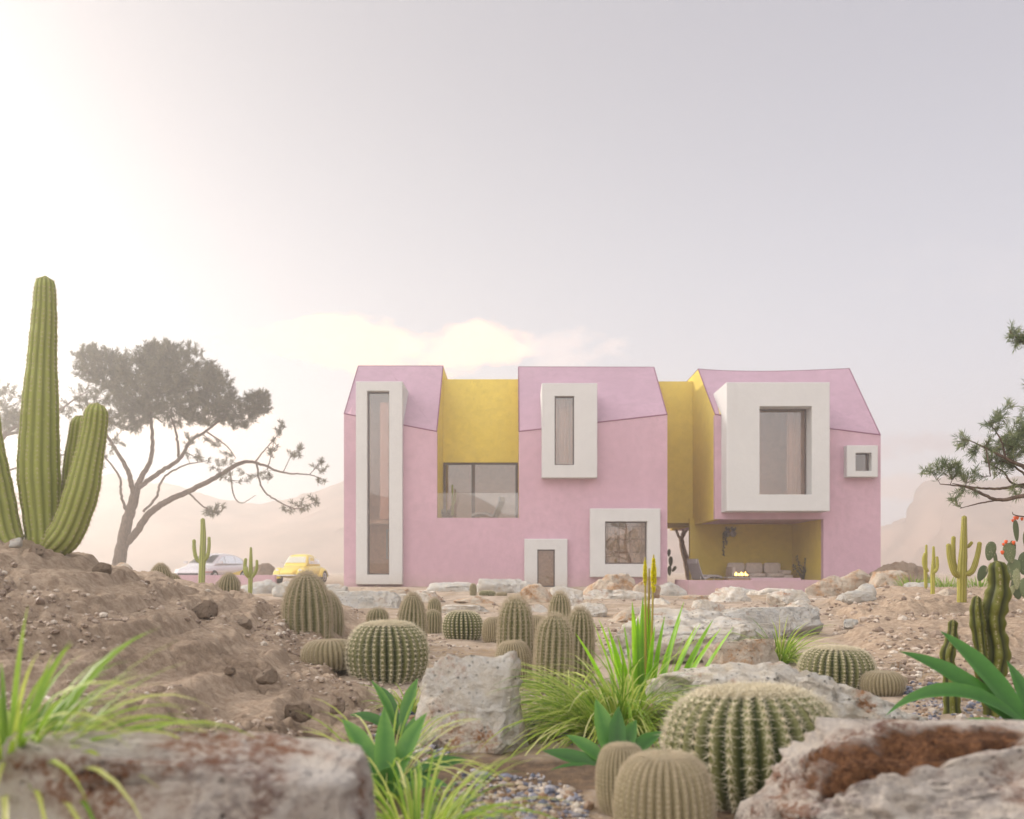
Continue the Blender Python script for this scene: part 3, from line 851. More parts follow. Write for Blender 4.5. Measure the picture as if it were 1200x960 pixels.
so = empty('sofa', (X_(887, 42.3), 42.3, PF), 'taupe corner sofa against the yellow loggia wall', 'sofa')
m = MB(); m.box(-1.25, 1.1, -.45, .45, .08, .30); m.box(-1.25, -.5, -1.1, -.452, .08, .30); m.build('base', M['sofa'], so)
def cushion(x0, x1, y0, y1, z0, z1, name, parent, mat='sofa'):
    m = MB(); n = 8; c = [(x0 + x1) / 2, (y0 + y1) / 2, (z0 + z1) / 2]; h = [(x1 - x0) / 2, (y1 - y0) / 2, (z1 - z0) / 2]
    v = []
    for i in range(n + 1):
        ph = -math.pi / 2 + math.pi * i / n
        for j in range(2 * n):
            th = 2 * math.pi * j / (2 * n)
            e = lambda s: math.copysign(abs(s) ** .35, s)
            v.append((c[0] + h[0] * e(math.cos(ph)) * e(math.cos(th)), c[1] + h[1] * e(math.cos(ph)) * e(math.sin(th)), c[2] + h[2] * e(math.sin(ph))))
    m.add(v, grid_faces(n + 1, 2 * n, True)); m.build(name, M[mat], parent, smooth=True)
for a in range(3): cushion(-1.2 + a * .77, -.46 + a * .77, -.42, .25, .30, .48, 'seat_cushion', so)
for a in range(3): cushion(-1.2 + a * .77, -.46 + a * .77, .16, .44, .46, .92, 'back_cushion', so)
cushion(-1.2, -.55, -1.05, -.45, .30, .48, 'seat_cushion', so); cushion(-1.28, -1.1, -1.05, .3, .3, .75, 'armrest', so)
cushion(1.05, 1.45, -.45, .4, .08, .42, 'footstool', so); cushion(.95, 1.4, -.3, .3, .42, .6, 'side_cushion', so)

ft = empty('fire_table', (X_(873, 39.7), 39.7, PF), 'low brown fire table with burning flames before the sofa', 'fire table')
m = MB(); m.box(-.75, .95, -.4, .4, .0, .28); m.build('base', M['wood'], ft)
m = MB(); m.box(-.78, .98, -.43, .43, .283, .33); m.build('table_top', M['concrete'], ft)
m = MB(); m.box(-.45, .15, -.12, .12, .331, .37); m.build('burner', M['metal_dark'], ft)
rnd = random.Random(2)
for i in range(7):
    x = -.4 + i * .08 + rnd.uniform(-.02, .02); h = rnd.uniform(.07, .20) * (1.2 - abs(i - 3) * .14)
    m = MB(); lathe(m, [(.012, 0), (.04, .25 * h), (.036, .45 * h), (.018, .75 * h), (.002, h)], 8, (x, rnd.uniform(-.05, .05), .37)); m.build('flame', M['flame'], ft, smooth=True)

# two round pots on the loggia wall with a trailing vine
for i, (px, py, lab) in enumerate(((852.5, 625.5, 'round grey wall pot on the yellow wall with a long trailing vine'), (859.5, 625.5, 'second round wall pot on the yellow wall, sprig on top only'))):
    o = empty('wall_pot', (X_(px, 43.2), 43.28, Z_(py, 43.2)), lab, 'wall pot')
    m = MB(); v = []
    prof = [(.02, -.14), (.11, -.12), (.14, -.04), (.12, .10)]
    th = np.linspace(0, 2 * math.pi, 20, endpoint=False)
    v = np.array([[(r * math.cos(t), y, r * math.sin(t)) for t in th] for r, y in prof]).reshape(-1, 3)
    m.add(v, grid_faces(4, 20, True) + [tuple(range(20))]); m.build('pot', M['grey_pot'], o, smooth=True)
    rnd = random.Random(i + 5); m = MB()
    paths = [[(0, -.1, .12), (.05, -.15, .22)], [(0, -.1, .12), (-.08, -.15, .24)]]
    if i == 0: paths += [[(-.08, -.1, .08), (-.17, -.14, -.05), (-.16, -.1, -.4), (-.18, -.08, -.95)], [(-.05, -.1, .08), (-.08, -.15, -.1), (-.05, -.1, -.45)]]
    for p in paths:
        sp = smooth_path(p, 8)
        tube(m, sp, .006, 4)
        for q in sp:
            for _ in range(5):
                d = np.array([rnd.gauss(0, 1), rnd.gauss(0, .5), rnd.gauss(0, 1)]); d /= np.linalg.norm(d); a = np.cross(d, (0, 1, .1)) * .02
                m.add([q, q + d * .04 + a, q + d * .075, q + d * .04 - a], [(0, 1, 2, 3)], rnd.random())
    m.build('vine', M['needle'], o, att=True)
# ------------------------------------------------------------------ rocks
from mathutils import noise as _mn
def ico(sub):
    import bmesh
    bm = bmesh.new(); bmesh.ops.create_icosphere(bm, subdivisions=sub, radius=1)
    v = np.array([p.co[:] for p in bm.verts]); f = [tuple(q.index for q in p.verts) for p in bm.faces]
    bm.free(); return v, f
ICO = {}
def rock_mesh(dim, seed, sub=4, boxy=.5, cuts=7, rough=.085, lumps=.14, flat=None, hollow=None):
    """dim: full width, depth, height; base at z=0, some of it under ground"""
    if sub not in ICO: ICO[sub] = ico(sub)
    v, f = ICO[sub]; v = v.copy(); rs = np.random.RandomState(seed)
    v = np.sign(v) * np.abs(v) ** (1 - .55 * boxy)
    v /= np.abs(v).max()
    for _ in range(cuts):
        n = rs.normal(size=3); n[2] = abs(n[2]) * .8 if rs.rand() < .7 else n[2]; n /= np.linalg.norm(n)
        s = v @ n; lim = np.percentile(s, rs.uniform(72, 93))
        v -= np.maximum(0, s - lim)[:, None] * n * .94
    hd = np.array(dim) / 2
    off = rs.uniform(0, 50, 3)
    sc = hd / hd.max()
    q = v * sc
    nrm = q / (np.linalg.norm(q, axis=1)[:, None] + 1e-6)
    d = lumps * fbm(q * 1.6 + off, 3, seed) + rough * fbm(q * 5.5 + off, 5, seed + 3, .6, True)
    d1, d2 = cells(q * 2.6 + off, seed)
    d += .05 * (sstep(0, .22, d2 - d1) - .7) * (boxy < .95)
    v = (q + nrm * d[:, None] * .55) * hd.max()
    if flat is not None:                                # a level top at this share of the height
        zt = v[:, 2].max() * flat
        v[:, 2] = np.where(v[:, 2] > zt, zt + (v[:, 2] - zt) * .12, v[:, 2])
    lo, hi = v.min(0), v.max(0)
    v[:, :2] = (v[:, :2] - (lo + hi)[:2] / 2) * (np.array(dim[:2]) / (hi - lo)[:2])
    v[:, 2] = (v[:, 2] - lo[2]) * dim[2] / (hi - lo)[2]
    tone = np.zeros(len(v))
    if hollow is not None:
        hx, hy, ra, rb, dp = hollow
        u = ((v[:, 0] - hx) / ra) ** 2 + ((v[:, 1] - hy) / rb) ** 2 + .75 * fbm(v * np.array([4, 4, 0]) + off, 4, 77)
        k = sstep(1.0, .45, u) * sstep(.50, .70, v[:, 2] / dim[2])
        v[:, 2] -= k * (dp + .022 * fbm(v * 9, 3, 5)); tone = sstep(1.02, .75, u) * (v[:, 2] > dim[2] * .35)
    return v, f, tone

def rock(cx, top, bot, wpx, Y=None, depth=.8, mat='rock_white', label='', seed=0, sub=4, name='rock', rz=0, sink=.42, z0=None, cat='rock', **k):
    """placed by where its visible foot (cx, bot) meets the ground; size from its photo width and height"""
    if Y is None: x, Y, z = ground_hit(cx, bot)
    else: x = X_(cx, Y); z = Z_(bot, Y)
    w = S_(wpx, Y); w *= 1 + .3 * w * depth / Y; dep = w * depth; kk = (Y + dep * .3) / Y
    h = ZC - (HY - top) / F * -Y - ZC if False else Z_(top, Y * kk) - Z_(bot, Y)
    v, f, tone = rock_mesh((w, dep, h * (1 + sink)), seed, sub, **k)
    m = MB(); m.add(v, f, tone)
    o = m.build(name, M[mat], smooth=True, att=True)
    gz = min(z, float(H(x, Y + dep / 2, False)[0])) if z0 is None else z0
    o.location = (x * (Y + dep * .45) / Y, Y + dep * .45, z - h * sink)
    o.rotation_euler = (0, 0, R(rz))
    if sub >= 5: o.data.polygons.foreach_set('use_smooth', np.ones(len(o.data.polygons), bool))
    return tag(o, label, cat)

# foreground
rock(170, 872, 1090, 545, 2.6, .34, 'rock_mottled', 'wide mottled rust and white slab nearest the viewer under the left grass', 5, 6, 'stone_slab', boxy=1.1, cuts=3, flat=.9, lumps=.05, sink=.1, rough=.035)
rock(560, 764, 880, 146, 5.8, .8, 'rock_white', 'upright cream boulder between the leafy clumps above the pebble bed', 11, 6, 'boulder', boxy=.7, cuts=10, rz=22, lumps=.13, rough=.06)
rock(940, 776, 890, 410, 5.9, .46, 'rock_white', 'long pale grey boulder stretching behind the biggest barrel cactus', 23, 6, 'boulder', boxy=.5, cuts=6, lumps=.12, rz=-8)
rock(1090, 862, 1085, 540, 3.15, .62, 'rock_mottled', 'foreground boulder with a rusty brown hollow in its top', 31, 6, 'boulder', boxy=.6, cuts=4, rz=-9, lumps=.10, flat=.8, hollow=(-.10, .0, .34, .17, .04))
# middle distance, right
rock(795, 714, 785, 195, 10.2, .9, 'rock_white', 'broad cream slab right behind the upright yellow-green leaves', 41, 6, 'boulder', boxy=.5, cuts=6, rz=-6, lumps=.08)
rock(868, 748, 786, 92, 9.6, .8, 'rock_rust', 'tilted grey slab with a honeycombed orange end in front of the flat slab', 43, 5, 'boulder', boxy=.7, cuts=7, rz=-28)
rock(898, 712, 755, 150, 12.6, .5, 'rock_grey', 'thick flat bluish grey slab behind the lone grass tuft', 47, 6, 'stone_slab', boxy=1.05, cuts=4, rz=6, flat=.85, lumps=.05)
rock(856, 688, 721, 64, 22, .7, 'rock_white', 'cream boulder with an orange right end below the pink parapet', 51, 5, 'boulder')
rock(777, 700, 724, 54, 20, .8, 'rock_white', 'cream boulder just right of the yellow flower spikes', 53, 5, 'boulder')
rock(812, 697, 712, 38, 24, .8, 'rock_rust', 'low orange-topped stone under the parapet corner', 57, 5, 'stone')
rock(868, 687, 704, 40, 28, .7, 'rock_grey', 'low grey rock touching the middle of the pink parapet', 59, 5, 'rock')
rock(900, 689, 708, 90, 26, .6, 'rock_white', 'flat layered rock before the right end of the parapet', 61, 5, 'stone_slab', boxy=.9)
rock(962, 674, 710, 48, 25, .9, 'rock_rust', 'orange speckled boulder at the right end of the parapet', 63, 5, 'boulder')
rock(996, 667, 697, 60, 27, .8, 'rock_rust', 'orange cream boulder heap against the corner of the right block', 67, 5, 'boulder')
rock(1042, 668, 692, 44, 26, .8, 'rock_rust', 'rounded orange cream boulder in front of the brown slope', 71, 5, 'boulder')
rock(1048, 688, 702, 70, 22, .5, 'rock_grey', 'low white slab lying on the right bank below the boulders', 73, 5, 'stone_slab', boxy=.9)
rock(1080, 682, 699, 42, 22, .8, 'rock_grey', 'pale grey rock beside the twin small saguaros', 79, 4, 'rock')
rock(1110, 689, 704, 36, 17.2, .8, 'rock_rust', 'small orange boulder at the foot of the sunny saguaro', 83, 4, 'rock')
rock(1050, 657, 692, 52, 34, 1.5, 'rock_brown', 'brown rocky slope running down from behind the house corner', 87, 5, 'boulder', boxy=.2, cuts=5, rz=35)
rock(1160, 690, 704, 40, 19, .7, 'rock_brown', 'dark low rock behind the thick dark columnar cactus', 89, 4, 'rock')
# middle
rock(714, 672, 705, 66, 25, .8, 'rock_rust', 'large rusty boulder with a pointed top under the wide low window', 91, 5, 'boulder', boxy=.3)
rock(722, 690, 711, 90, 23, .6, 'rock_white', 'long white rock at the foot of the rusty pointed boulder', 93, 5, 'rock')
rock(632, 684, 711, 46, 22.5, .8, 'rock_rust', 'cream and orange boulder directly below the narrow door', 97, 5, 'boulder')
rock(630, 708, 724, 30, 18, .8, 'rock_white', 'small white stone in front of the boulder below the door', 99, 4, 'stone')
rock(758, 678, 707, 34, 24.5, .8, 'rock_rust', 'small rusty rock between the pointed boulder and the flower spikes', 101, 4, 'rock')
rock(786, 681, 699, 38, 31, .7, 'rock_grey', 'grey rock in the corner beside the parapet and the pink wall', 103, 4, 'rock')
rock(590, 678, 700, 70, 29, .5, 'rock_grey', 'grey flat boulder lying at the wall left of the door', 107, 5, 'boulder', boxy=.9)
rock(532, 682, 699, 64, 30, .5, 'rock_grey', 'low pale rock at the wall with rusty flakes in front', 109, 5, 'rock', boxy=.8)
rock(525, 709, 727, 120, 17.6, .6, 'rock_white', 'white flat slab behind the striped round cactus', 113, 5, 'stone_slab', boxy=.9, flat=.8)
rock(470, 696, 712, 80, 22, .6, 'rock_white', 'thin white slab between the grey block and the wall rocks', 117, 5, 'stone_slab', boxy=.9)
rock(424, 692, 724, 92, 18.4, .5, 'rock_grey', 'square grey block below the tall narrow window', 119, 5, 'stone_block', boxy=1.1, cuts=3, lumps=.04)
rock(348, 681, 703, 54, 24, .8, 'rock_grey', 'pale block in front of the yellow car', 121, 5, 'stone_block', boxy=.9, cuts=4)
rock(385, 684, 696, 50, 27, .6, 'rock_grey', 'low pale slab between the yellow car and the house corner', 123, 4, 'stone_slab', boxy=.9)
rock(318, 703, 730, 165, 15.5, .25, 'rock_grey', 'long low blue-grey kerb of rock behind the cone-shaped cactus', 127, 5, 'stone_slab', boxy=1.0, cuts=3, lumps=.05, rz=5)
rock(300, 679, 701, 50, 27, .6, 'rock_grey', 'hazy pale boulder behind the smaller saguaro', 129, 4, 'rock')
rock(222, 680, 698, 46, 27.5, .6, 'rock_grey', 'hazy pale boulder behind the taller far saguaro', 131, 4, 'rock')
rock(265, 672, 695, 32, 28, .8, 'rock_brown', 'brownish pointed rock between the two far saguaros', 133, 4, 'rock')
rock(145, 659, 676, 22, 33, .8, 'rock_rust', 'small orange rock at the foot of the hazy pine', 137, 4, 'rock')
rock(305, 660, 677, 36, 60, .8, 'rock_brown', 'brown rock heap in the haze between the two cars', 139, 4, 'rock')

rock(664, 687, 710, 40, None, .8, 'rock_white', 'smooth white rock right of the boulder below the door', 141, 5, 'rock')
rock(925, 690, 712, 50, None, .7, 'rock_white', 'cream rock squeezed between the layered rock and the orange boulders', 143, 5, 'rock')
rock(742, 711, 730, 60, None, .6, 'rock_rust', 'rust-stained low rock behind the upright leaves', 147, 5, 'rock')
rock(830, 703, 722, 40, None, .7, 'rock_white', 'small cream rock between the two cream boulders below the parapet', 149, 5, 'rock')
rock(1005, 692, 706, 46, None, .7, 'rock_grey', 'flat grey rock at the foot of the orange boulders', 151, 5, 'rock')
rock(500, 692, 706, 44, None, .7, 'rock_white', 'low cream rock left of the tiny cacti by the wall', 153, 5, 'rock')
rock(556, 699, 708, 50, None, .6, 'rock_rust', 'row-end orange stone just in front of the tiny wall cacti', 157, 4, 'rock')
rock(770, 712, 728, 40, None, .7, 'rock_white', 'white stone behind the tips of the upright leaves', 159, 5, 'rock')
rock(690, 706, 722, 44, None, .7, 'rock_white', 'low white rock right of the rear hairy cactus head', 163, 5, 'rock')
rock(940, 703, 717, 40, None, .7, 'rock_white', 'low pale rock behind the right end of the flat bluish slab', 167, 5, 'rock')
rock(455, 690, 703, 60, None, .5, 'rock_rust', 'rust-flecked low rock under the right side of the tall window box', 169, 5, 'rock')
# individually visible loose stones
LOOSE = [(312, 800, 26, 'rock_brown', 'square brown clod on the left bank, the largest of the loose ones'), (350, 843, 34, 'rock_brown', 'rounded brown clod low on the left bank above the foreground slab'),
 (240, 722, 30, 'rock_brown', 'dark brown stone on the crest of the left bank'), (285, 738, 20, 'rock_brown', 'narrow dark stone just right of the crest stone on the left bank'),
 (45, 650, 20, 'rock_brown', 'pale brown stone on the very top of the left bank'), (18, 640, 16, 'rock_grey', 'small grey stone on the bank crest beside the tall saguaro'),
 (120, 672, 20, 'rock_brown', 'small brown stone on the crest right of the tall saguaro'), (997, 736, 17, 'rock_grey', 'pale stone lying alone on the smooth mud of the right bank'),
 (1050, 784, 14, 'rock_grey', 'upright grey stone above the tan ball cactus'), (1012, 701, 28, 'rock_grey', 'flat layered grey stone near the crest of the right bank'),
 (920, 768, 26, 'rock_brown', 'brown stone left of the round cactus on the right'), (955, 720, 12, 'rock_grey', 'little stone beside the end of the flat bluish slab'),
 (270, 790, 14, 'rock_brown', 'small clod halfway down the left bank'), (395, 835, 18, 'rock_brown', 'clod at the right foot of the left bank')]
for i, (px, py, wpx, mt, lb) in enumerate(LOOSE):
    rock(px, py - wpx * .62, py, wpx, None, .8, mt, lb, 200 + i * 3, 4, 'stone', sink=.3)

def scatter(name, mat, n, region, size, seed, kind='stuff', flatk=.6, dens=None):
    rs = np.random.RandomState(seed); iv, jf = ICO.setdefault(1, ico(1)) if 1 in ICO or not ICO.update({1: ico(1)}) else None
    px = rs.uniform(region[0], region[1], n); py = rs.uniform(region[2], region[3], n)
    m = MB(); jf = np.array(jf)
    Yg = np.geomspace(3, 45, 260)
    V = []; Fc = []; At = []; k = 0
    zgr = {}
    for a, b in zip(px, py):
        key = int(a // 12)
        if key not in zgr: zgr[key] = H(X_(key * 12 + 6, Yg), Yg, False)
        hit = np.where(Z_(b, Yg) <= zgr[key])[0]
        if not len(hit) or hit[0] == 0: continue
        Y = Yg[hit[0]]; x = X_(a, Y)
        if dens is not None and not dens(x, Y, rs): continue
        V.append((x, Y)); 
    V = np.array(V); z = H(V[:, 0], V[:, 1], True)
    nv = len(iv)
    for i in range(len(V)):
        s = rs.uniform(*size) * (1 + rs.exponential(.35)) * max(.6, V[i, 1] / 9) ** .5
        sc = np.array([1, rs.uniform(.6, 1), rs.uniform(.4, .8) * flatk / .6]) * s
        th = rs.uniform(0, 6.28); c, d = math.cos(th), math.sin(th)
        q = iv * (1 + rs.uniform(-.22, .22, (nv, 1))) * sc
        q = np.stack([q[:, 0] * c - q[:, 1] * d, q[:, 0] * d + q[:, 1] * c, q[:, 2]], 1) + (V[i, 0], V[i, 1], z[i] + sc[2] * .35)
        m.v.append(q); m.att.append(np.full(nv, rs.rand())); Fc.append(jf + k); k += nv
    m.n = k; m.f = np.concatenate(Fc).tolist()
    o = m.build(name, M[mat], att=True); return tag(o, None, None, None, kind)
inb = lambda x, Y, rs: rs.rand() < float(sstep(.0, .3, vnoise(np.array([[x * 1.6, Y * 1.6, 0]]), 91)[0] + .2))
scatter('gravel', 'pebble', 8000, (430, 800, 838, 985), (.007, .022), 1, dens=inb)
scatter('gravel', 'pebble', 1600, (1060, 1240, 800, 900), (.007, .02), 2)
scatter('gravel', 'rubble', 3800, (300, 900, 700, 830), (.008, .022), 3, dens=lambda x, Y, rs: rs.rand() < float(sstep(.1, .4, vnoise(np.array([[x * .8, Y * .5, 0]]), 95)[0] + .2)))
scatter('rubble', 'rubble', 3000, (-20, 450, 640, 890), (.006, .024), 4, dens=lambda x, Y, rs: rs.rand() < float(sstep(-.1, .5, vnoise(np.array([[x * 1.6, Y * 1.6, 0]]), 97)[0] + .15)))
scatter('rubble', 'rubble', 2600, (900, 1230, 690, 815), (.010, .030), 5, dens=lambda x, Y, rs: rs.rand() < float(sstep(.0, .5, vnoise(np.array([[x * .9, Y * .9, 0]]), 98)[0] + .15)))

# ------------------------------------------------------------------ cacti
def spines(m, P, Nn, T, L, rs, k=8, wd=.035, cen=True, att=0):
    """star of spines at each areole P with outward normal Nn and upward tangent T"""
    n = len(P); Bt = np.cross(Nn, T)
    Vs = []
    for j in range(k + (1 if cen else 0)):
        a = 2 * math.pi * (j + rs.uniform(-.2, .2, n)) / k
        if j < k: d = (np.cos(a)[:, None] * T + np.sin(a)[:, None] * Bt) * rs.uniform(.8, 1.1, n)[:, None] + Nn * rs.uniform(.35, .8, n)[:, None]
        else: d = Nn * 1.2 - T * rs.uniform(0, .5, n)[:, None]
        d /= np.linalg.norm(d, axis=1)[:, None]
        LL = L * rs.uniform(.7, 1.2, n)[:, None]
        e1 = np.cross(d, Nn + .01); e1 /= np.linalg.norm(e1, axis=1)[:, None] + 1e-9; e2 = np.cross(d, e1)
        w_ = L * wd
        Vs.append(np.stack([P + e1 * w_, P - e1 * w_ * .5 + e2 * w_ * .87, P - e1 * w_ * .5 - e2 * w_ * .87, P + d * LL], 1))
    V = np.concatenate(Vs).reshape(-1, 4, 3); c = len(V)
    f = (np.arange(c) * 4)[:, None, None] + np.array([[0, 1, 3], [1, 2, 3], [2, 0, 3]])[None]
    m.v.append(V.reshape(-1, 3)); m.att.append(np.zeros(c * 4)); m.f.extend((f.reshape(-1, 3) + m.n).tolist()); m.n += c * 4

def barrel_proto(name, ribs, prof, depth, mat, smat, ar, L, k, wool=.35, seed=0, wd=.035):
    """unit cactus, 1 wide and 1 tall; prof(t)->(radius .5 max, z) for t 0 foot .. 1 crown"""
    rs = np.random.RandomState(seed); nu, nv = 44, ribs * 8
    t = np.linspace(0, 1, nu); rr, zz = prof(t)
    th = np.linspace(0, 2 * math.pi, nv, endpoint=False)
    tw = .06 * np.sin(2.2 * t + seed)
    m = MB(); crest = np.abs(np.cos(ribs * th / 2)) ** .85
    rad = rr[:, None] * (1 - depth * (1 - crest[None, :]))
    bumps = 1 + .012 * np.sin(t * 2 * math.pi * ar)[:, None] * crest[None, :]
    wob = 1 + .02 * np.sin(3 * th + seed)[None, :] * np.sin(math.pi * t)[:, None]
    rad = rad * bumps * wob
    x = rad * np.cos(th[None] + tw[:, None]); y = rad * np.sin(th[None] + tw[:, None]); z = np.repeat(zz[:, None], nv, 1) - (rr[:, None] * depth * .3 * (1 - crest))
    v = np.stack([x, y, z], -1).reshape(-1, 3)
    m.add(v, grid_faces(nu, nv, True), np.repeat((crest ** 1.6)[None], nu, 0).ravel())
    body = m
    s = MB(); ts = (np.arange(ar) + .5) / ar
    P = []; Nn = []; Tt = []
    for a in range(ribs):
        ta = np.clip(ts + (a % 2) * .0, .04, .985); r_, z_ = prof(ta); dr, dz = np.array(prof(np.clip(ta + .01, 0, 1))) - np.array(prof(np.clip(ta - .01, 0, 1)))
        ln = np.hypot(dr, dz) + 1e-9; ang = 2 * math.pi * a / ribs + .06 * np.sin(2.2 * ta + seed)
        c_, s_ = np.cos(ang), np.sin(ang)
        P.append(np.stack([r_ * 1.005 * c_, r_ * 1.005 * s_, z_], 1)); Nn.append(np.stack([dz / ln * c_, dz / ln * s_, -dr / ln], 1)); Tt.append(np.stack([dr / ln * c_, dr / ln * s_, dz / ln], 1))
    spines(s, np.concatenate(P), np.concatenate(Nn), np.concatenate(Tt), L, rs, k, wd)
    wl = None
    if wool:
        wl = MB(); n = 2600
        u = np.sqrt(rs.rand(n)) * wool * .5; an = rs.rand(n) * 6.283
        tt = np.linspace(.5, 1, 200); r_, z_ = prof(tt); o_ = np.argsort(r_); zc = np.interp(u, r_[o_], z_[o_])
        P = np.stack([u * np.cos(an), u * np.sin(an), zc], 1); Nn = np.stack([u * np.cos(an) * 1.2, u * np.sin(an) * 1.2, np.full(n, 1.0)], 1) + rs.normal(0, .25, (n, 3)); Nn /= np.linalg.norm(Nn, axis=1)[:, None]
        T = np.cross(Nn, rs.normal(size=(n, 3))); T /= np.linalg.norm(T, axis=1)[:, None]
        spines(wl, P, Nn, T, L * .45, rs, 3, .07, False)
    def mk(mb, nm, mt, sm):
        o = mb.build(nm, M[mt], None, smooth=sm, att=True); me = o.data; bpy.data.objects.remove(o); me.name = nm; return me
    return [('body', mk(body, 'body', mat, True)), ('spines', mk(s, 'spines', smat, False))] + ([('crown_wool', mk(wl, 'crown_wool', 'wool', False))] if wl else [])

def p_round(e=.62, base=.30, fl=1.0):
    def f(t):
        t = np.asarray(t, float); ph = -base * math.pi + (math.pi / 2 + base * math.pi) * t
        z0 = math.sin(-base * math.pi); r = .5 * np.maximum(np.cos(ph), 0) ** e
        zz = np.sign(np.sin(ph)) * np.abs(np.sin(ph)) ** .95
        return r, (zz - z0) / (1 - z0)
    return f
def p_cone(t):
    t = np.asarray(t, float)
    r = np.interp(t, [0, .1, .3, .5, .65, .78, .88, .95, .985, 1], [.40, .47, .5, .49, .45, .38, .29, .18, .09, 0.005])
    return r, t ** .95
def p_column(t):
    t = np.asarray(t, float); r = np.interp(t, [0, .15, .4, .7, .84, .93, .98, 1], [.42, .48, .5, .48, .42, .3, .14, .005]); return r, t ** .97
PR = {
 'barrel_dark': barrel_proto('barrel', 30, p_round(.60), .17, 'cac_green', 'spine', 18, .072, 7, .60, 1, .055),
 'barrel_far': barrel_proto('barrel', 26, p_round(.60), .19, 'cac_green', 'spine', 15, .065, 8, .45, 2, .085),
 'ball_tan': barrel_proto('ball', 34, p_round(.52, .33), .07, 'cac_tan', 'spine_tan', 26, .055, 9, .5, 3, .07),
 'cone': barrel_proto('cone', 20, p_cone, .16, 'cac_olive', 'spine_tan', 26, .11, 8, 0, 4, .038),
 'column': barrel_proto('column', 18, p_column, .16, 'cac_olive', 'spine_tan', 24, .125, 8, 0, 5, .038)}
STUFFN = {'spines', 'crown_wool'}
def cactus(kind, cx, top, bot, wpx, label, Y=None, rz=0, tilt=0, group=None):
    if Y is None: x, Y, z = ground_hit(cx, bot)
    else: x = X_(cx, Y); z = float(H(x, Y, False)[0]); z = min(z, Z_(bot, Y) + .08)
    h = S_(bot - top, Y); wd = S_(wpx, Y)
    nm = {'barrel_dark': 'barrel_cactus', 'barrel_far': 'barrel_cactus', 'ball_tan': 'ball_cactus', 'cone': 'cone_cactus', 'column': 'hairy_cactus'}[kind]
    z -= .02
    wd *= 1 + .25 * wd / Y; zt = Z_(top, Y + wd * .25)
    o = empty(nm, (x * (Y + wd * .25) / Y, Y + wd * .25, z), label, 'cactus', group, rz)
    o.rotation_euler = (R(tilt), R(tilt * .5), rz)
    for pn, me in PR[kind]:
        c = bpy.data.objects.new(pn, me); COL.objects.link(c); c.parent = o; c.scale = (wd, wd, zt - z)
        if pn == 'spines': c['kind'] = 'stuff'
    return o
CT = [
 ('barrel_dark', 883, 806, 962, 204, 'largest dark green barrel cactus with cream spines in the foreground', 4.35),
 ('ball_tan', 778, 884, 996, 114, 'tan woolly ball cactus nearest the viewer, left of the biggest barrel', 3.65),
 ('ball_tan', 729, 873, 922, 60, 'small tan ball cactus half behind the nearest ball', 4.3),
 ('barrel_dark', 980, 758, 808, 85, 'dark striped round cactus on the right in front of the mud bank', None),
 ('ball_tan', 1034, 787, 816, 50, 'small tan ball cactus right of the striped round one', 8.0),
 ('ball_tan', 1051, 792, 812, 24, 'tiny tan ball cactus hiding behind the small tan one on the right', 8.5),
 ('barrel_dark', 454, 729, 800, 94, 'wide round green cactus left of the upright cream boulder', 9.0),
 ('ball_tan', 387, 750, 790, 66, 'tan ball cactus at the foot of the cone-shaped cactus', 9.2),
 ('barrel_far', 542, 716, 748, 47, 'striped round cactus in the middle, before the white flat slab', 12.4),
 ('ball_tan', 579, 724, 751, 28, 'tan ball cactus touching the striped round one in the middle', 12.0),
 ('ball_tan', 603, 752, 776, 44, 'tan ball cactus mostly hidden behind the upright cream boulder', 8.6),
 ('ball_tan', 628, 722, 745, 30, 'pale ball cactus glimpsed between the hairy ones', 11.5),
 ('barrel_far', 246, 694, 716, 54, 'flat round cactus in the hazy left below the taller far saguaro', 13.0),
 ('barrel_far', 258, 697, 713, 26, 'small dome cactus tucked behind the flat hazy round one', 14.5),
 ('barrel_far', 571, 692, 700, 20, 'tiny flat round cactus near the wall rocks', 25),
 ('ball_tan', 588, 694, 702, 13, 'tiny tan ball cactus near the wall rocks', 24.5),
 ('column', 554.5, 684, 698, 8, 'tiny upright cactus between the two rocks at the wall', 26),
 ('cone', 362, 672, 764, 56, 'tall cone-shaped hairy cactus left of centre', 11.2),
 ('cone', 384, 694, 762, 36, 'narrower hairy cactus leaning behind the tall cone-shaped one', 11.8),
 ('cone', 482, 696, 756, 34, 'pointed hairy cactus behind the wide round green one', 11.0),
 ('column', 443, 713, 736, 26, 'low round-topped hairy cactus left of the pointed one', 12.2),
 ('column', 509, 701, 726, 16, 'slim hazy hairy cactus, rear one of the slim pair', 14.5),
 ('column', 508, 715, 741, 20, 'slim hairy cactus, front one of the slim pair', 13.2),
 ('column', 605, 701, 775, 41, 'left and tallest of the hairy cacti above the cream boulder', 8.9),
 ('column', 648, 721, 806, 44, 'front hairy cactus with a fuzzy outline behind the long grass', 8.2),
 ('column', 679, 713, 775, 33, 'right hairy cactus of the cluster beside the upright leaves', 8.9),
 ('column', 656, 695, 730, 26, 'rear hairy cactus of the cluster, its round head highest up', 11.0),
 ('cone', 189, 661, 706, 26, 'left hairy cactus of the hazy pair on the bank edge', 14.0),
 ('cone', 204, 673, 708, 20, 'right, lower hairy cactus of the hazy pair on the bank edge', 14.5),
 ('cone', 268, 672, 710, 25, 'hazy hairy cactus between the two far saguaros', 14.6)]
for i, (k, cx, tp, bt, wp, lb, Y) in enumerate(CT): cactus(k, cx, tp, bt, wp, lb, Y, rz=i * 1.37, tilt=((i * 7) % 5 - 2) * 1.1)

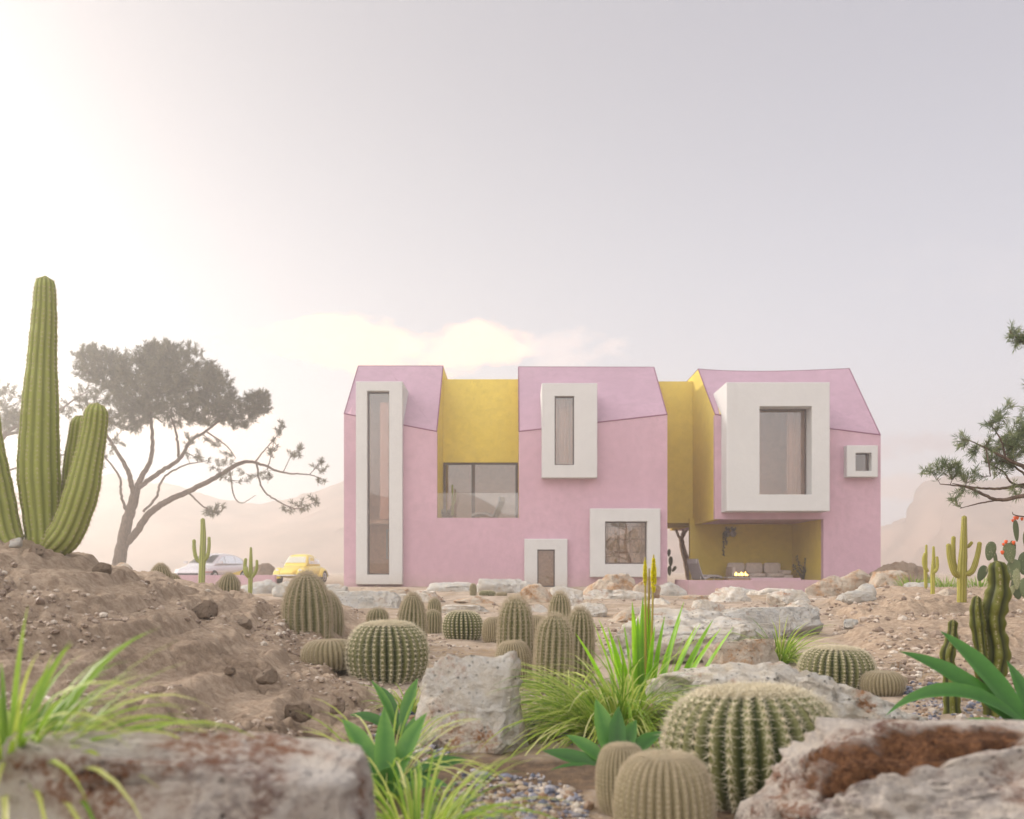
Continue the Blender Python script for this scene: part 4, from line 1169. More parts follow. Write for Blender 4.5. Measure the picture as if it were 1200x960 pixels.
def saguaro(name, base_px, Y, arms, mat, label, ribs=12, cat='cactus', zb=None, sp=True, dpt=.11):
    """arms: list of (name, [(px, py, dy)], [width px]) as smooth paths; first is the stem"""
    bx = X_(base_px[0], Y); bz = Z_(base_px[1], Y) if zb is None else zb
    o = empty(name, (bx, Y, bz), label, cat)
    for j, (nm, path, wd) in enumerate(arms):
        P = [(X_(a, Y) - bx, dy, Z_(b, Y) - bz) for a, b, dy in path]; rad = [S_(q, Y) / 2 for q in wd]
        P, rad = smooth_path(P, 12, rad)
        Lc = np.r_[0, np.cumsum(np.linalg.norm(np.diff(P, axis=0), axis=1))]
        n_ = 70; u = np.linspace(0, Lc[-1], n_); P = np.stack([np.interp(u, Lc, P[:, k]) for k in range(3)], 1); rad = np.interp(u, Lc, rad)
        re = rad[-1] * 1.15; d = Lc[-1] - u; cap_ = d < re; rad = np.where(cap_, rad * np.sqrt(np.maximum(0, 1 - (1 - d / re) ** 2)) + .002, rad)
        if j: d0 = u; rad = rad * (.55 + .45 * sstep(0, rad.max() * 1.4, d0))
        rad = rad * (1 + .02 * np.sin(u * 9 / max(rad.max() * 6, .1)) + .012 * np.sin(u * 31))
        T, U, V = frames(P); nv = ribs * 6; th = np.linspace(0, 2 * math.pi, nv, endpoint=False)
        cr_ = np.abs(np.cos(ribs * th / 2)) ** .8; prof = 1 - dpt * (1 - cr_)
        ring = (np.cos(th) * prof)[None, :, None] * U[:, None] + (np.sin(th) * prof)[None, :, None] * V[:, None]
        if dpt > .3: ring = ring * (1 + .09 * (cr_[None, :] ** 2) * np.sin(u * 58 + j)[:, None] + .05 * np.sin(u * 17)[:, None])[..., None]
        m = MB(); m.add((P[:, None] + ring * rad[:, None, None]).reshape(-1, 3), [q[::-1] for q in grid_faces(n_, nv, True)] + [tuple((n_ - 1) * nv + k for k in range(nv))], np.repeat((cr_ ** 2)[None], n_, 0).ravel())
        part = m.build(nm, M[mat], o, smooth=True, att=True)
        if sp:
            s = MB(); rs = np.random.RandomState(j + 3); st = max(1, int(n_ / (Lc[-1] / (rad.max() * .22)))); PP = []; NN = []; TT = []
            na = int(Lc[-1] / (rad.max() * .28)); idx = np.linspace(2, n_ - 2, na).astype(int)
            for a in range(ribs):
                t_ = 2 * math.pi * a / ribs; nn = math.cos(t_) * U[idx] + math.sin(t_) * V[idx]
                PP.append(P[idx] + nn * rad[idx, None]); NN.append(nn); TT.append(T[idx])
            spines(s, np.concatenate(PP), np.concatenate(NN), np.concatenate(TT), min(.03, rad.max() * .22), rs, 6, .05)
            q = s.build('spines', M['spine_tan'], o); q['kind'] = 'stuff'
    return o
saguaro('saguaro', (50, 668), 9.8, [
 ('stem', [(52, 690, 0), (51, 640, 0), (46, 560, 0), (46, 520, 0), (49, 430, 0), (52, 370, 0), (53, 323, 0)], [32, 38, 47, 46, 34, 27, 22]),
 ('arm', [(56, 650, -.1), (84, 627, -.14), (101, 585, -.14), (109, 545, -.12), (115, 508, -.1), (119, 474, -.1)], [30, 38, 38, 33, 29, 24]),
 ('arm', [(60, 600, .12), (73, 575, .2), (77, 540, .22), (81, 510, .22), (85, 483, .2)], [24, 28, 27, 25, 22]),
 ('arm', [(44, 655, -.1), (18, 640, -.16), (6, 590, -.18), (-4, 530, -.2), (-8, 470, -.2), (-7, 428, -.2)], [30, 42, 44, 40, 33, 26])],
 'cac_saguaro', 'huge thick saguaro with raised arms on top of the left bank', 13)
saguaro('saguaro', (237, 694), 27, [
 ('stem', [(236, 696, 0), (237, 660, 0), (238, 630, 0), (237.5, 607, 0)], [7.5, 8, 7, 5]),
 ('arm', [(236, 660, 0), (231, 655, -.05), (228.5, 645, -.05), (228, 632, -.05)], [4, 4.5, 4.5, 4]),
 ('arm', [(238, 658, 0), (243, 652, 0), (245, 640, 0), (245, 629, 0)], [4, 4.5, 4, 3.5])], 'cac_saguaro', 'taller far saguaro standing in the haze before the white car', 8, sp=False)
saguaro('saguaro', (293, 702), 22, [
 ('stem', [(293, 703, 0), (293.5, 680, 0), (294, 655, 0), (294, 641, 0)], [5, 5.5, 4, 2.5]),
 ('arm', [(293, 678, 0), (288, 672, 0), (287, 664, 0), (288, 654, 0)], [4, 4.5, 4.5, 3.5]),
 ('arm', [(294, 678, 0), (299, 671, 0), (301, 664, 0), (301, 656, 0)], [4, 4, 3.5, 3]),
 ('arm', [(293, 676, -.1), (291, 670, -.15), (291, 664, -.15)], [4, 3.5, 3])], 'cac_saguaro', 'smaller far saguaro standing in the haze between the two cars', 8, sp=False)
saguaro('saguaro', (1127, 701), 14.6, [
 ('stem', [(1127, 706, 0), (1127.5, 670, 0), (1129, 640, 0), (1130, 604, 0)], [10.5, 11, 8.5, 5.5]),
 ('arm', [(1125, 676, 0), (1117, 671, -.04), (1112, 655, -.04), (1110, 637, -.04)], [6, 7, 6.5, 5.5]),
 ('arm', [(1126, 668, .1), (1121.5, 660, .1), (1120.5, 645, .1), (1121, 628, .1)], [5, 5.5, 5.5, 4.5]),
 ('arm', [(1129, 674, -.04), (1137, 669, -.06), (1143, 652, -.06), (1146, 635, -.06)], [6, 7, 6, 5]),
 ('arm', [(1130, 641, 0), (1135, 640, 0), (1139.5, 635, 0)], [3.5, 4.2, 3.4])], 'cac_yellow', 'sunny yellow-green saguaro with four arms on the right bank', 10, sp=True)
saguaro('saguaro', (1090, 697), 19, [
 ('stem', [(1093, 699, 0), (1093, 675, 0), (1094, 655, 0), (1094, 640, 0)], [5, 5.5, 4, 2.8]),
 ('stem', [(1089, 690, .15), (1088.5, 670, .15), (1089, 650, .15), (1089.5, 638, .15)], [4, 4.5, 3.6, 2.4]),
 ('arm', [(1088, 670, 0), (1083.5, 664, 0), (1082.5, 655, 0), (1084, 648, 0)], [4, 4.5, 4.2, 3]),
 ('arm', [(1093, 672, -.05), (1096.5, 666, -.05), (1097, 658, -.05), (1096.5, 652, -.05)], [4, 4.2, 3.8, 3])], 'cac_yellow', 'pair of small grown-together saguaros left of the sunny one', 8, sp=False)
# dark ribbed columns in the right foreground
saguaro('columnar_cactus', (1166, 835), 6.9, [
 ('stem', [(1166, 845, 0), (1164, 800, 0), (1169, 765, 0), (1163, 725, 0), (1170, 690, 0), (1168, 657, 0)], [25, 27, 26, 30, 27, 23]),
 ('arm', [(1160, 800, 0), (1149, 790, -.02), (1147, 760, -.02), (1144, 735, -.02), (1142, 714, -.02), (1143, 698, -.02)], [13, 15, 15, 17, 15, 11])],
 'cac_dark', 'thick dark angular columnar cactus with a thinner side column', 5, sp=True, dpt=.38)
saguaro('columnar_cactus', (1114, 833), 7.0, [
 ('stem', [(1116, 842, 0), (1114, 800, 0), (1110, 770, 0), (1115, 750, 0), (1117, 726, 0)], [19, 18, 17, 15, 10])],
 'cac_dark', 'short slim dark angular column left of the thick one', 5, sp=True, dpt=.38)

# prickly pear
def prickly(label, base_px, Y, pads, fruits, name='prickly_pear'):
    bx = X_(base_px[0], Y); bz = Z_(base_px[1], Y); o = empty(name, (bx, Y, bz), label, 'cactus')
    n_ = 14
    for i, (px, py, wp, hp, rot, dy, yaw, mt) in enumerate(pads):
        m = MB(); v = []; a_ = S_(wp, Y) / 2; b_ = S_(hp, Y) / 2; rr = R(rot); yw = R(yaw)
        for u in np.linspace(-math.pi / 2, math.pi / 2, n_):
            for t in np.linspace(0, 2 * math.pi, 20, endpoint=False):
                x = math.cos(u) * math.cos(t); z = math.cos(u) * math.sin(t); y = math.sin(u) * .17
                x *= (1 + .25 * z); x *= a_; z *= b_; y *= a_ 
                x, y = x * math.cos(yw) - y * math.sin(yw), x * math.sin(yw) + y * math.cos(yw)
                x, z = x * math.cos(rr) + z * math.sin(rr), -x * math.sin(rr) + z * math.cos(rr)
                v.append((X_(px, Y) - bx + x, dy + y, Z_(py, Y) - bz + z))
        m.add(v, grid_faces(n_, 20, True), .5 + .3 * math.sin(i)); pd = m.build('pad', M[mt], o, smooth=True, att=True)
        if i % 2 == 0:
            s = MB(); rs = np.random.RandomState(i); vv = np.array(v); nn = vv - vv.mean(0); nn /= np.linalg.norm(nn, axis=1)[:, None]; k = rs.choice(len(vv), 60)
            T = np.cross(nn[k], rs.normal(size=(60, 3))); T /= np.linalg.norm(T, axis=1)[:, None]
            spines(s, vv[k], nn[k], T, .018, rs, 3, .06); q = s.build('spines', M['spine'], pd); q['kind'] = 'stuff'
    for (px, py, r, dy) in fruits:
        m = MB(); q = S_(r, Y); lathe(m, [(q * .3, -q * 1.2), (q * .8, -q * .4), (q, q * .4), (q * .75, q * .9), (q * .2, q)], 10, (X_(px, Y) - bx, dy, Z_(py, Y) - bz)); m.build('fruit', M['fruit'], o, smooth=True)
prickly('prickly pear with orange-red fruits at the right edge', (1180, 702), 13.2, [
 (1158.5, 646, 14, 23, 12, -.05, 10, 'cac_pad'), (1171, 656, 10, 20, -8, .1, 40, 'cac_pad'), (1183, 648, 16, 24, -6, 0, 5, 'cac_pad'), (1193, 622, 11, 26, -5, .05, 30, 'cac_pad'),
 (1192, 646, 12, 26, 8, .15, 20, 'cac_pad'), (1153, 672, 13, 20, 25, .05, 15, 'cac_pad'), (1186, 679, 10, 24, -2, -.12, 10, 'cac_padpale'), (1181, 693, 7, 16, 25, -.1, 10, 'cac_padpale'),
 (1172, 678, 16, 24, 0, .15, 10, 'cac_pad'), (1192, 668, 16, 26, 10, .1, -15, 'cac_pad'), (1176, 692, 20, 24, 10, .12, 0, 'cac_pad'), (1194, 690, 18, 26, -10, .05, 20, 'cac_pad'),
 (1206, 660, 18, 28, 10, .1, 0, 'cac_pad'), (1208, 632, 16, 28, 5, .05, 10, 'cac_pad'), (1207, 690, 22, 28, 0, .05, 0, 'cac_pad')],
 [(1178, 635, 2.1, -.02), (1175, 638, 1.7, -.02), (1187, 636, 2.1, -.02), (1172, 647.5, 2.2, -.06), (1191, 607, 2.2, .03), (1194.5, 606.5, 2.0, .05), (1188, 610, 1.6, .03), (1199, 608, 1.8, .03)])
prickly('dark prickly pear beyond the passage beside the terrace', (790, 678), 47.5, [
 (786, 658, 5, 12, 0, 0, 0, 'cac_pad'), (785, 669, 5, 12, 0, .1, 0, 'cac_pad'), (790, 667, 4, 8, 35, 0, 0, 'cac_pad'), (784, 648, 4, 9, 5, 0, 0, 'cac_pad')], [])

# ------------------------------------------------------------------ grasses and leafy rosettes
def blade_strips(m, base, dirs, L, W, droop, rs, seg=7, fold=.0, shape='grass', up=None, tone=None, taper0=1.0, roll=.3):
    n = len(base); t = np.linspace(0, 1, seg)
    az = np.stack([dirs[:, 0], dirs[:, 1], np.zeros(n)], 1); az /= np.linalg.norm(az, axis=1)[:, None] + 1e-9
    el = np.arctan2(dirs[:, 2], np.hypot(dirs[:, 0], dirs[:, 1]))
    P = np.zeros((n, seg, 3)); P[:, 0] = base; ang = el.copy()
    Tn = []
    for k in range(1, seg):
        a = el - droop * (t[k] ** 1.3)
        d = az * np.cos(a)[:, None] + np.array([0, 0, 1]) * np.sin(a)[:, None]
        P[:, k] = P[:, k - 1] + d * (L / (seg - 1))[:, None]
    sd = np.cross(az, (0, 0, 1.0))
    if shape == 'grass': wf = np.interp(t, [0, .3, .7, 1], [.7, 1, .75, .04])
    elif shape == 'leaf': wf = np.interp(t, [0, .12, .45, .7, .88, 1], [.35, .5, 1, .85, .42, .02])
    else: wf = np.interp(t, [0, .3, .6, .85, 1], [.9, 1, .8, .42, .03])
    w_ = W[:, None] * wf[None] * .5
    tw = rs.uniform(-.5, .5, n)[:, None] * (1 if shape == 'grass' else .3)
    nrm = np.array([0, 0, 1.0])
    ta = tw * t[None] + roll * sd[:, 1:2]
    side_ = sd[:, None] * np.cos(ta)[..., None] + nrm * np.sin(ta)[..., None]
    Lf = P + side_ * w_[..., None]; Rt = P - side_ * w_[..., None]; Cn = P.copy(); Cn[..., 2] -= w_ * fold
    V = np.stack([Lf, Cn, Rt], 2).reshape(n, seg * 3, 3)
    f = []
    for k in range(seg - 1):
        for j in (0, 1): f.append((k * 3 + j, k * 3 + j + 1, (k + 1) * 3 + j + 1, (k + 1) * 3 + j))
    f = np.array(f)
    F_ = (np.arange(n) * seg * 3)[:, None, None] + f[None]
    tn = (rs.rand(n) if tone is None else tone)[:, None, None] * .75 + (t[None, :, None] * .22) + (np.array([.06, -.05, .06]) if roll < .5 else np.array([.24, -.12, .24]))[None, None]
    m.v.append(V.reshape(-1, 3)); m.att.append(np.clip(tn, 0, 1).reshape(-1)); m.f.extend((F_.reshape(-1, 4) + m.n).tolist()); m.n += n * seg * 3

def tuft(px, py, Y, n, L, W, label, spread=(35, 88), droop=1.5, seed=0, mat='grass', rb=.06, name='grass_tuft', bias=(0, 0), tone=None, z=None):
    if Y is None: x, Y, z = ground_hit(px, py)
    else: x = X_(px, Y); z = float(H(x, Y, False)[0]) if z is None else z
    rs = np.random.RandomState(seed); a = rs.uniform(0, 6.283, n); el = np.radians(rs.uniform(*spread, n))
    d = np.stack([np.cos(a) * np.cos(el) + bias[0], np.sin(a) * np.cos(el) + bias[1], np.sin(el)], 1)
    r = rb * np.sqrt(rs.rand(n)); b = np.stack([r * np.cos(a), r * np.sin(a), np.full(n, -.02)], 1)
    LL = L * rs.uniform(.55, 1.1, n); WW = W * rs.uniform(.7, 1.2, n)
    m = MB(); blade_strips(m, b, d, LL, WW, droop * rs.uniform(.6, 1.25, n), rs, 9, .3, 'grass', tone=tone)
    o = m.build(name, M[mat], smooth=True, att=True); o.location = (x, Y, z)
    return tag(o, label, 'grass')

def rosette(px, py, Y, leaves, label, mat='agave', name='agave', z=None, cat='plant'):
    """leaves: (azimuth deg with 0 = right and 90 = away, elevation deg, length, width, droop)"""
    if Y is None: x, Y, z = ground_hit(px, py)
    else: x = X_(px, Y); z = float(H(x, Y, False)[0]) if z is None else z
    o = empty(name, (x, Y, z), label, cat); rs = np.random.RandomState(int(px))
    for (az, el, L, W_, dr) in leaves:
        L *= 1.0 if mat == 'aloe' else 1.2; W_ *= 1.0 if mat == 'aloe' else 1.25
        m = MB(); d = np.array([[math.cos(R(az)) * math.cos(R(el)), math.sin(R(az)) * math.cos(R(el)), math.sin(R(el))]])
        blade_strips(m, np.array([[0, 0, -.02]]) + d * (np.array([[.5, .3, .0]]) if mat == 'aloe' else .01), d, np.array([L]), np.array([W_]), np.array([dr]), rs, 14, .45, 'leaf' if mat == 'agave' else 'aloe', tone=np.array([rs.uniform(.1, .8)]), roll=.8)
        m.build('leaf', M[mat], o, smooth=True, att=True)
    return o
# left foreground tuft
tuft(35, 890, 3.0, 150, .70, .017, 'large pale-edged grass tuft arching over the left foreground slab', (30, 85), 1.7, 1, rb=.16, bias=(.45, 0), z=-.02)
tuft(8, 890, 2.9, 80, .58, .026, 'short upright green tuft cut by the left picture edge', (55, 88), 1.0, 2, rb=.1, z=0.0, tone=np.linspace(0, .5, 80))
# bottom centre
tuft(490, 985, 3.6, 170, .62, .012, 'pale arching grass tuft at the bottom beside the slab end', (40, 86), 1.6, 3, rb=.10)
tuft(455, 900, 4.6, 90, .60, .011, 'thin grass tuft among the broad leaves left of the cream boulder', (50, 86), 1.5, 4, rb=.09, tone=np.random.RandomState(5).uniform(.3, 1, 90))
tuft(480, 815, 7.2, 110, .33, .010, 'bright grass tuft in front of the wide round green cactus', (30, 86), 1.3, 5, rb=.12)
tuft(520, 800, 7.8, 60, .24, .008, 'small grass tuft left behind the cream boulder', (35, 86), 1.3, 6, rb=.10)
rosette(452, 925, 4.4, [(130, 60, .42, .085, .7), (60, 65, .40, .08, .6), (200, 50, .30, .07, .9), (20, 50, .36, .07, 1.0), (280, 55, .34, .08, .8), (330, 45, .30, .06, 1.0), (100, 75, .36, .08, .3)], 'broad-leaved green plant at the end of the foreground slab', z=-.38)
rosette(468, 840, 6.3, [(120, 60, .34, .07, .6), (70, 65, .36, .07, .5), (170, 45, .30, .06, .9), (20, 50, .30, .06, .9), (250, 40, .26, .06, .8), (150, 70, .34, .06, .5)], 'broad-leaved plant left of the upright cream boulder')
rosette(533, 790, 8.2, [(120, 60, .22, .05, .5), (60, 60, .2, .045, .5), (170, 40, .18, .04, .9), (10, 40, .18, .04, .9)], 'little leafy plant peeking over the cream boulder')
# centre cluster
tuft(718, 850, 6.3, 560, .92, .012, 'big fountain of yellow-green grass right of the cream boulder', (30, 86), 1.7, 7, rb=.16, bias=(-.15, -.05))
tuft(668, 828, 6.9, 190, .62, .010, 'thin grass clump below the fuzzy hairy cactus', (30, 84), 1.5, 8, rb=.13)
rosette(752, 800, 6.9, [(a, min(86, e + 5), l * 1.5, .074, d * .7) for a, e, l, d in [(150, 80, .46, .15), (120, 82, .52, .1), (100, 84, .48, .1), (175, 72, .44, .25), (60, 80, .54, .15), (30, 78, .50, .2), (80, 84, .58, .1), (10, 70, .48, .35), (0, 64, .50, .45), (200, 70, .42, .3), (165, 66, .46, .4), (330, 72, .44, .3), (45, 70, .52, .5), (130, 72, .46, .3), (350, 58, .52, .2), (90, 76, .5, .2), (220, 76, .42, .3), (300, 80, .46, .2), (20, 74, .58, .25), (160, 74, .5, .3), (5, 76, .5, .3), (110, 80, .56, .12), (350, 70, .5, .35), (70, 82, .6, .1), (190, 72, .5, .3), (25, 62, .54, .35)]],
        'upright yellow-green strap-leaved plant below the flower spikes', 'aloe', 'strap_leaf_plant')
rosette(722, 895, 5.2, [(160, 22, .34, .075, .35), (110, 62, .36, .095, .3), (60, 55, .30, .085, .5), (185, 12, .30, .07, .4), (40, 42, .34, .08, .6), (15, 30, .30, .075, .6), (250, 20, .2, .06, .6), (340, 25, .24, .07, .7), (290, 35, .2, .07, .7), (80, 70, .30, .08, .3), (140, 40, .30, .07, .5)],
        'dark green broad-leaved rosette behind the small tan ball cactus')
tuft(914, 770, 10.2, 220, .66, .013, 'lone bright grass tuft against the flat bluish slab', (20, 86), 1.4, 9, rb=.09)
# right edge
rosette(1228, 858, 5.3, [(176, 66, .86, .085, 1.9), (158, 56, .78, .13, .7), (140, 64, .72, .15, .5), (186, 50, .62, .075, 1.6), (172, 38, .48, .07, 1.3), (100, 70, .5, .09, .5), (60, 60, .5, .09, .8), (20, 50, .5, .08, .9), (200, 30, .34, .06, .8), (230, 40, .34, .07, .9)],
        'large dark green arching agave at the right picture edge', 'agave', 'agave', z=-.36)
tuft(1165, 885, 4.9, 120, .34, .020, 'low green grass under the arching agave', (15, 75), 1.1, 10, rb=.12, tone=np.random.RandomState(8).uniform(0, .45, 120))
for i, (px, py, lb) in enumerate(((1072, 692, 'faint green grass clump left of the sunny saguaro'), (1108, 689, 'faint green grass clump just behind the sunny saguaro'), (1148, 690, 'faint green grass clump right of the sunny saguaro'))):
    tuft(px, py, 24, 90, .42, .018, lb, (45, 88), .9, 20 + i, rb=.4, tone=np.random.RandomState(i).uniform(0, .5, 90))

# flower spikes
def flower(px_top, px_base, Y, top, f0, f1, base, label, wpx):
    bx = X_(px_base, Y); bz = Z_(base, Y); o = empty('flower_spike', (bx, Y, bz), label, 'flower')
    P = smooth_path([(0, 0, 0), ((X_(px_top, Y) - bx) * .7, 0, (Z_(f1, Y) - bz) * .6), (X_(px_top, Y) - bx, 0, Z_(top, Y) - bz)], 10)
    m = MB(); tube(m, P, np.linspace(.012, .005, len(P)), 6, a=.5); m.build('stalk', M['stalk'], o, smooth=True, att=True)
    rs = np.random.RandomState(int(px_top)); m = MB(); zt, zb = Z_(f0, Y) - bz, Z_(f1, Y) - bz; wr = S_(wpx, Y) / 2
    for i in range(260):
        t = rs.rand(); z = zt + (zb - zt) * t; an = rs.rand() * 6.283; x = X_(px_top, Y) - bx; rr = wr * (.25 + .75 * math.sin(math.pi * min(1, t * .85 + .08)))
        p = np.array([x, 0, z]); d = np.array([math.cos(an), math.sin(an), -.7 + rs.rand() * .5]); d /= np.linalg.norm(d); e = np.cross(d, (0, 0, 1.)) * .0055
        q = p + d * rr; m.add([p + e, p - e, q - e * 1.5, q + e * 1.5], [(0, 1, 2, 3)], rs.rand())
        e2 = np.cross(d, e); e2 *= .0035 / (np.linalg.norm(e2) + 1e-9); m.add([p + e2, p - e2, q - e2 * 1.5, q + e2 * 1.5], [(0, 1, 2, 3)], rs.rand())
    m.build('bloom', M['flower'], o, att=True)
flower(756, 757, 6.95, 653, 657, 686, 806, 'slim yellow flower spike, the left and shorter of two', 5.5)
flower(766, 759, 6.9, 650, 654, 694, 806, 'fuller yellow flower spike, the right of the two', 8)
o_ = empty('dry_stalk', (X_(757, 7.0), 7.0, Z_(806, 7.0)), 'bare ochre stalk rising between the two yellow flower spikes', 'stalk')
m = MB(); tube(m, smooth_path([(-.01, 0, 0), (.0, 0, .35), (.02, 0, .6), (.022, 0, .84)], 8), np.linspace(.016, .005, 25), 6, a=.2); m.build('stalk', M['stalk'], o_, smooth=True, att=True)

# ------------------------------------------------------------------ trees
def tree(name, base_px, Y, mains, clumps, label, bark='bark', leafm='needle', needle=(.16, .011), ntuft=26, seed=0, depth=1.0, twig=.012, sub=10, jit=.25):
    """mains: (path [(px,py,dy)], widths px); clumps: (cx,cy,rx,ry,n,dy)"""
    rs = np.random.RandomState(seed); bx = X_(base_px[0], Y); bz = Z_(base_px[1], Y)
    o = empty(name, (bx, Y, bz), label, 'tree')
    tr = MB(); nodes = []; nrad = []
    for path, wd in mains:
        P = [(X_(a, Y) - bx, dy, Z_(b, Y) - bz) for a, b, dy in path]; P, rd = smooth_path(P, 8, [S_(q, Y) / 2 for q in wd])
        P[1:-1] += rs.normal(0, .012 * jit * 4, (len(P) - 2, 3)) * np.minimum(1, rd[1:-1, None] * 12)
        tube(tr, P, rd, 9 if wd[0] > 5 else 6); nodes += list(P); nrad += list(rd)
    at = []
    for cx, cy, rx, ry, n, dy in clumps:
        for _ in range(n):
            while True:
                q = rs.uniform(-1, 1, 3)
                if (q ** 2).sum() < 1: break
            at.append((X_(cx + q[0] * rx, Y) - bx, dy + q[1] * S_(min(rx, 3 * ry), Y) * depth, Z_(cy + q[2] * ry, Y) - bz))
    at = np.array(at); ND = np.array(nodes); NRd = np.array(nrad)
    order = np.argsort([np.min(((ND - a) ** 2).sum(1)) for a in at])
    fo = MB(); V = []; Tn = []
    for i in order:
        a = at[i]; d2 = ((ND - a) ** 2).sum(1) + np.where(NRd < twig * .45, .02, 0); k = int(np.argmin(d2)); s = ND[k]; L_ = math.sqrt(((a - s) ** 2).sum())
        if L_ > .02:
            mid = (s + a) / 2 + rs.normal(0, .10 * L_, 3) - np.array([0, 0, .05 * L_]); P = smooth_path([s, mid, a], 4)
            r0 = min(NRd[k] * .65, twig * (.6 + .9 * min(L_, 2))); rd = np.linspace(r0, min(r0, twig * .35), len(P)); tube(tr, P, rd, 4, cap=False)
            ND = np.vstack([ND, P[2:]]); NRd = np.r_[NRd, rd[2:]]; dr = a - mid
        else: dr = rs.normal(size=3)
        dr = dr / (np.linalg.norm(dr) + 1e-6) + np.array([0, 0, .35]) + rs.normal(0, .2, 3); dr /= np.linalg.norm(dr)
        nl, nw = needle; t0 = rs.rand() * .5 + .25
        n = ntuft; dd = dr[None] * .9 + rs.normal(0, .55, (n, 3)); dd /= np.linalg.norm(dd, axis=1)[:, None]
        b = a + dr[None] * rs.uniform(-.9, .6, n)[:, None] * nl; e = np.cross(dd, rs.normal(size=(n, 3))); e /= np.linalg.norm(e, axis=1)[:, None]; ll = nl * rs.uniform(.6, 1.1, n)[:, None]
        V.append(np.stack([b + e * nw * .5, b + dd * ll * .5 + e * nw * .6, b + dd * ll, b + dd * ll * .5 - e * nw * .6, ], 1).reshape(-1, 3)); Tn.append(np.repeat(np.clip(t0 + rs.normal(0, .18, n), 0, 1), 4))
    V = np.concatenate(V); fo.v.append(V); fo.att.append(np.concatenate(Tn)); fo.n = len(V); fo.f = (np.arange(len(V)).reshape(-1, 4)).tolist()
    tr.build('trunk', M[bark], o, smooth=True); fo.build('crown', M[leafm], o, att=True)
    return o
tree('pine_tree', (137, 681), 60, [
 ([(136, 678, 0), (141, 650, 0), (149, 612, 0), (158, 580, 0)], [17, 15, 13, 11]),
 ([(143, 640, 0), (156, 628, 0), (174, 603, 0), (196, 586, .3), (227, 571, .5), (255, 555, .6), (280, 541, .6), (299, 542, .5), (330, 553, .4), (361, 556, .3), (380, 562, .3)], [9, 9, 8, 7, 6, 5.5, 4.5, 3.2, 2.2, 1.4, .7]),
 ([(298, 542, .5), (305, 571, .4), (321, 585, .4), (346, 596, .4), (368, 588, .4)], [2.4, 2, 1.8, 1.2, .6]),
 ([(217, 576, .5), (233, 592, .7), (249, 601, .7)], [2.4, 1.6, .8]),
 ([(266, 550, .6), (272, 580, .4), (282, 589, .3), (298, 580, .3)], [2, 1.5, 1.1, .6]),
 ([(296, 541, .5), (309, 524, .6), (327, 503, .6), (331, 496, .6)], [2, 1.4, 1, .5]),
 ([(311, 549, .5), (317, 530, .3), (320, 512, .3)], [1.5, 1, .5]),
 ([(330, 553, .4), (338, 535, .5), (341, 528, .5)], [1.2, .8, .4]), ([(361, 556, .3), (372, 545, .3), (375, 540, .3)], [1, .7, .4]),
 ([(157, 584, 0), (153, 555, -.3), (141, 530, -.6), (127, 505, -.8), (115, 480, -.9)], [7, 5.5, 4, 3, 1.5]),
 ([(158, 582, 0), (164, 560, .2), (176, 535, .2), (178, 505, 0), (175, 470, 0)], [8, 6.5, 5, 4, 2]),
 ([(162, 572, 0), (180, 555, .5), (205, 536, .8), (218, 515, .8), (236, 503, .9), (258, 487, .9), (280, 482, 1)], [6, 5.5, 4.5, 3.5, 3, 2, 1]),
 ([(205, 536, .8), (204, 510, .5), (198, 485, .4), (200, 460, .4)], [3.5, 2.8, 2.2, 1.2]),
 ([(236, 503, .9), (260, 520, .9), (272, 535, .8)], [2, 1.4, .8]),
 ([(152, 610, 0), (146, 582, -.5), (146, 562, -.7), (132, 540, -.9), (118, 528, -1)], [4, 3.2, 2.6, 1.8, .8]),
 ([(168, 600, 0), (182, 582, .2), (190, 560, .2), (215, 545, .2), (240, 540, .2)], [3, 3, 2.6, 1.8, .8])],
 [(125, 432, 34, 22, 150, -.6), (165, 448, 50, 36, 330, 0), (205, 432, 46, 30, 260, .2), (188, 415, 26, 14, 90, 0), (243, 455, 32, 30, 170, .6), (215, 482, 58, 16, 170, .4), (150, 490, 34, 14, 90, -.3),
  (268, 482, 28, 17, 100, .9), (295, 470, 17, 13, 60, 1), (303, 463, 9, 7, 20, 1), (190, 462, 90, 26, 150, 0), (110, 418, 16, 8, 30, -.8),
  (327, 503, 7, 9, 5, .6), (320, 525, 12, 12, 5, .5), (343, 528, 8, 12, 7, .5), (375, 548, 7, 9, 6, .3), (375, 563, 6, 4, 3, .3), (345, 593, 22, 8, 10, .4), (365, 586, 7, 6, 4, .4), (247, 598, 12, 9, 9, .7),
  (290, 560, 40, 10, 12, .5), (240, 540, 40, 12, 14, .6), (130, 525, 22, 20, 22, -.8), (122, 548, 10, 8, 10, -.9), (108, 470, 16, 16, 14, -.9), (235, 515, 30, 10, 10, .8)],
 'tall flat-crowned pine leaning in the haze on the left', seed=3, needle=(.34, .036), ntuft=42, twig=.038, jit=.4)
tree('pine_tree', (-40, 684), 64, [
 ([(-40, 690, 0), (-30, 620, 0), (-20, 560, 0), (5, 510, 0), (30, 495, 0)], [15, 12, 9, 6, 3]), ([(5, 510, 0), (40, 500, 0), (85, 470, 0), (108, 455, 0)], [4, 3, 2, .6]), ([(-20, 560, 0), (50, 540, 0), (100, 525, 0)], [3, 2, .6])],
 [(20, 495, 22, 14, 90, 0), (75, 480, 14, 10, 14, 0), (-20, 470, 50, 30, 160, 0), (60, 535, 20, 10, 16, 0), (95, 465, 12, 8, 8, 0)],
 'dim hazy pine mostly behind the huge saguaro', seed=9, needle=(.34, .042), ntuft=26, twig=.04)
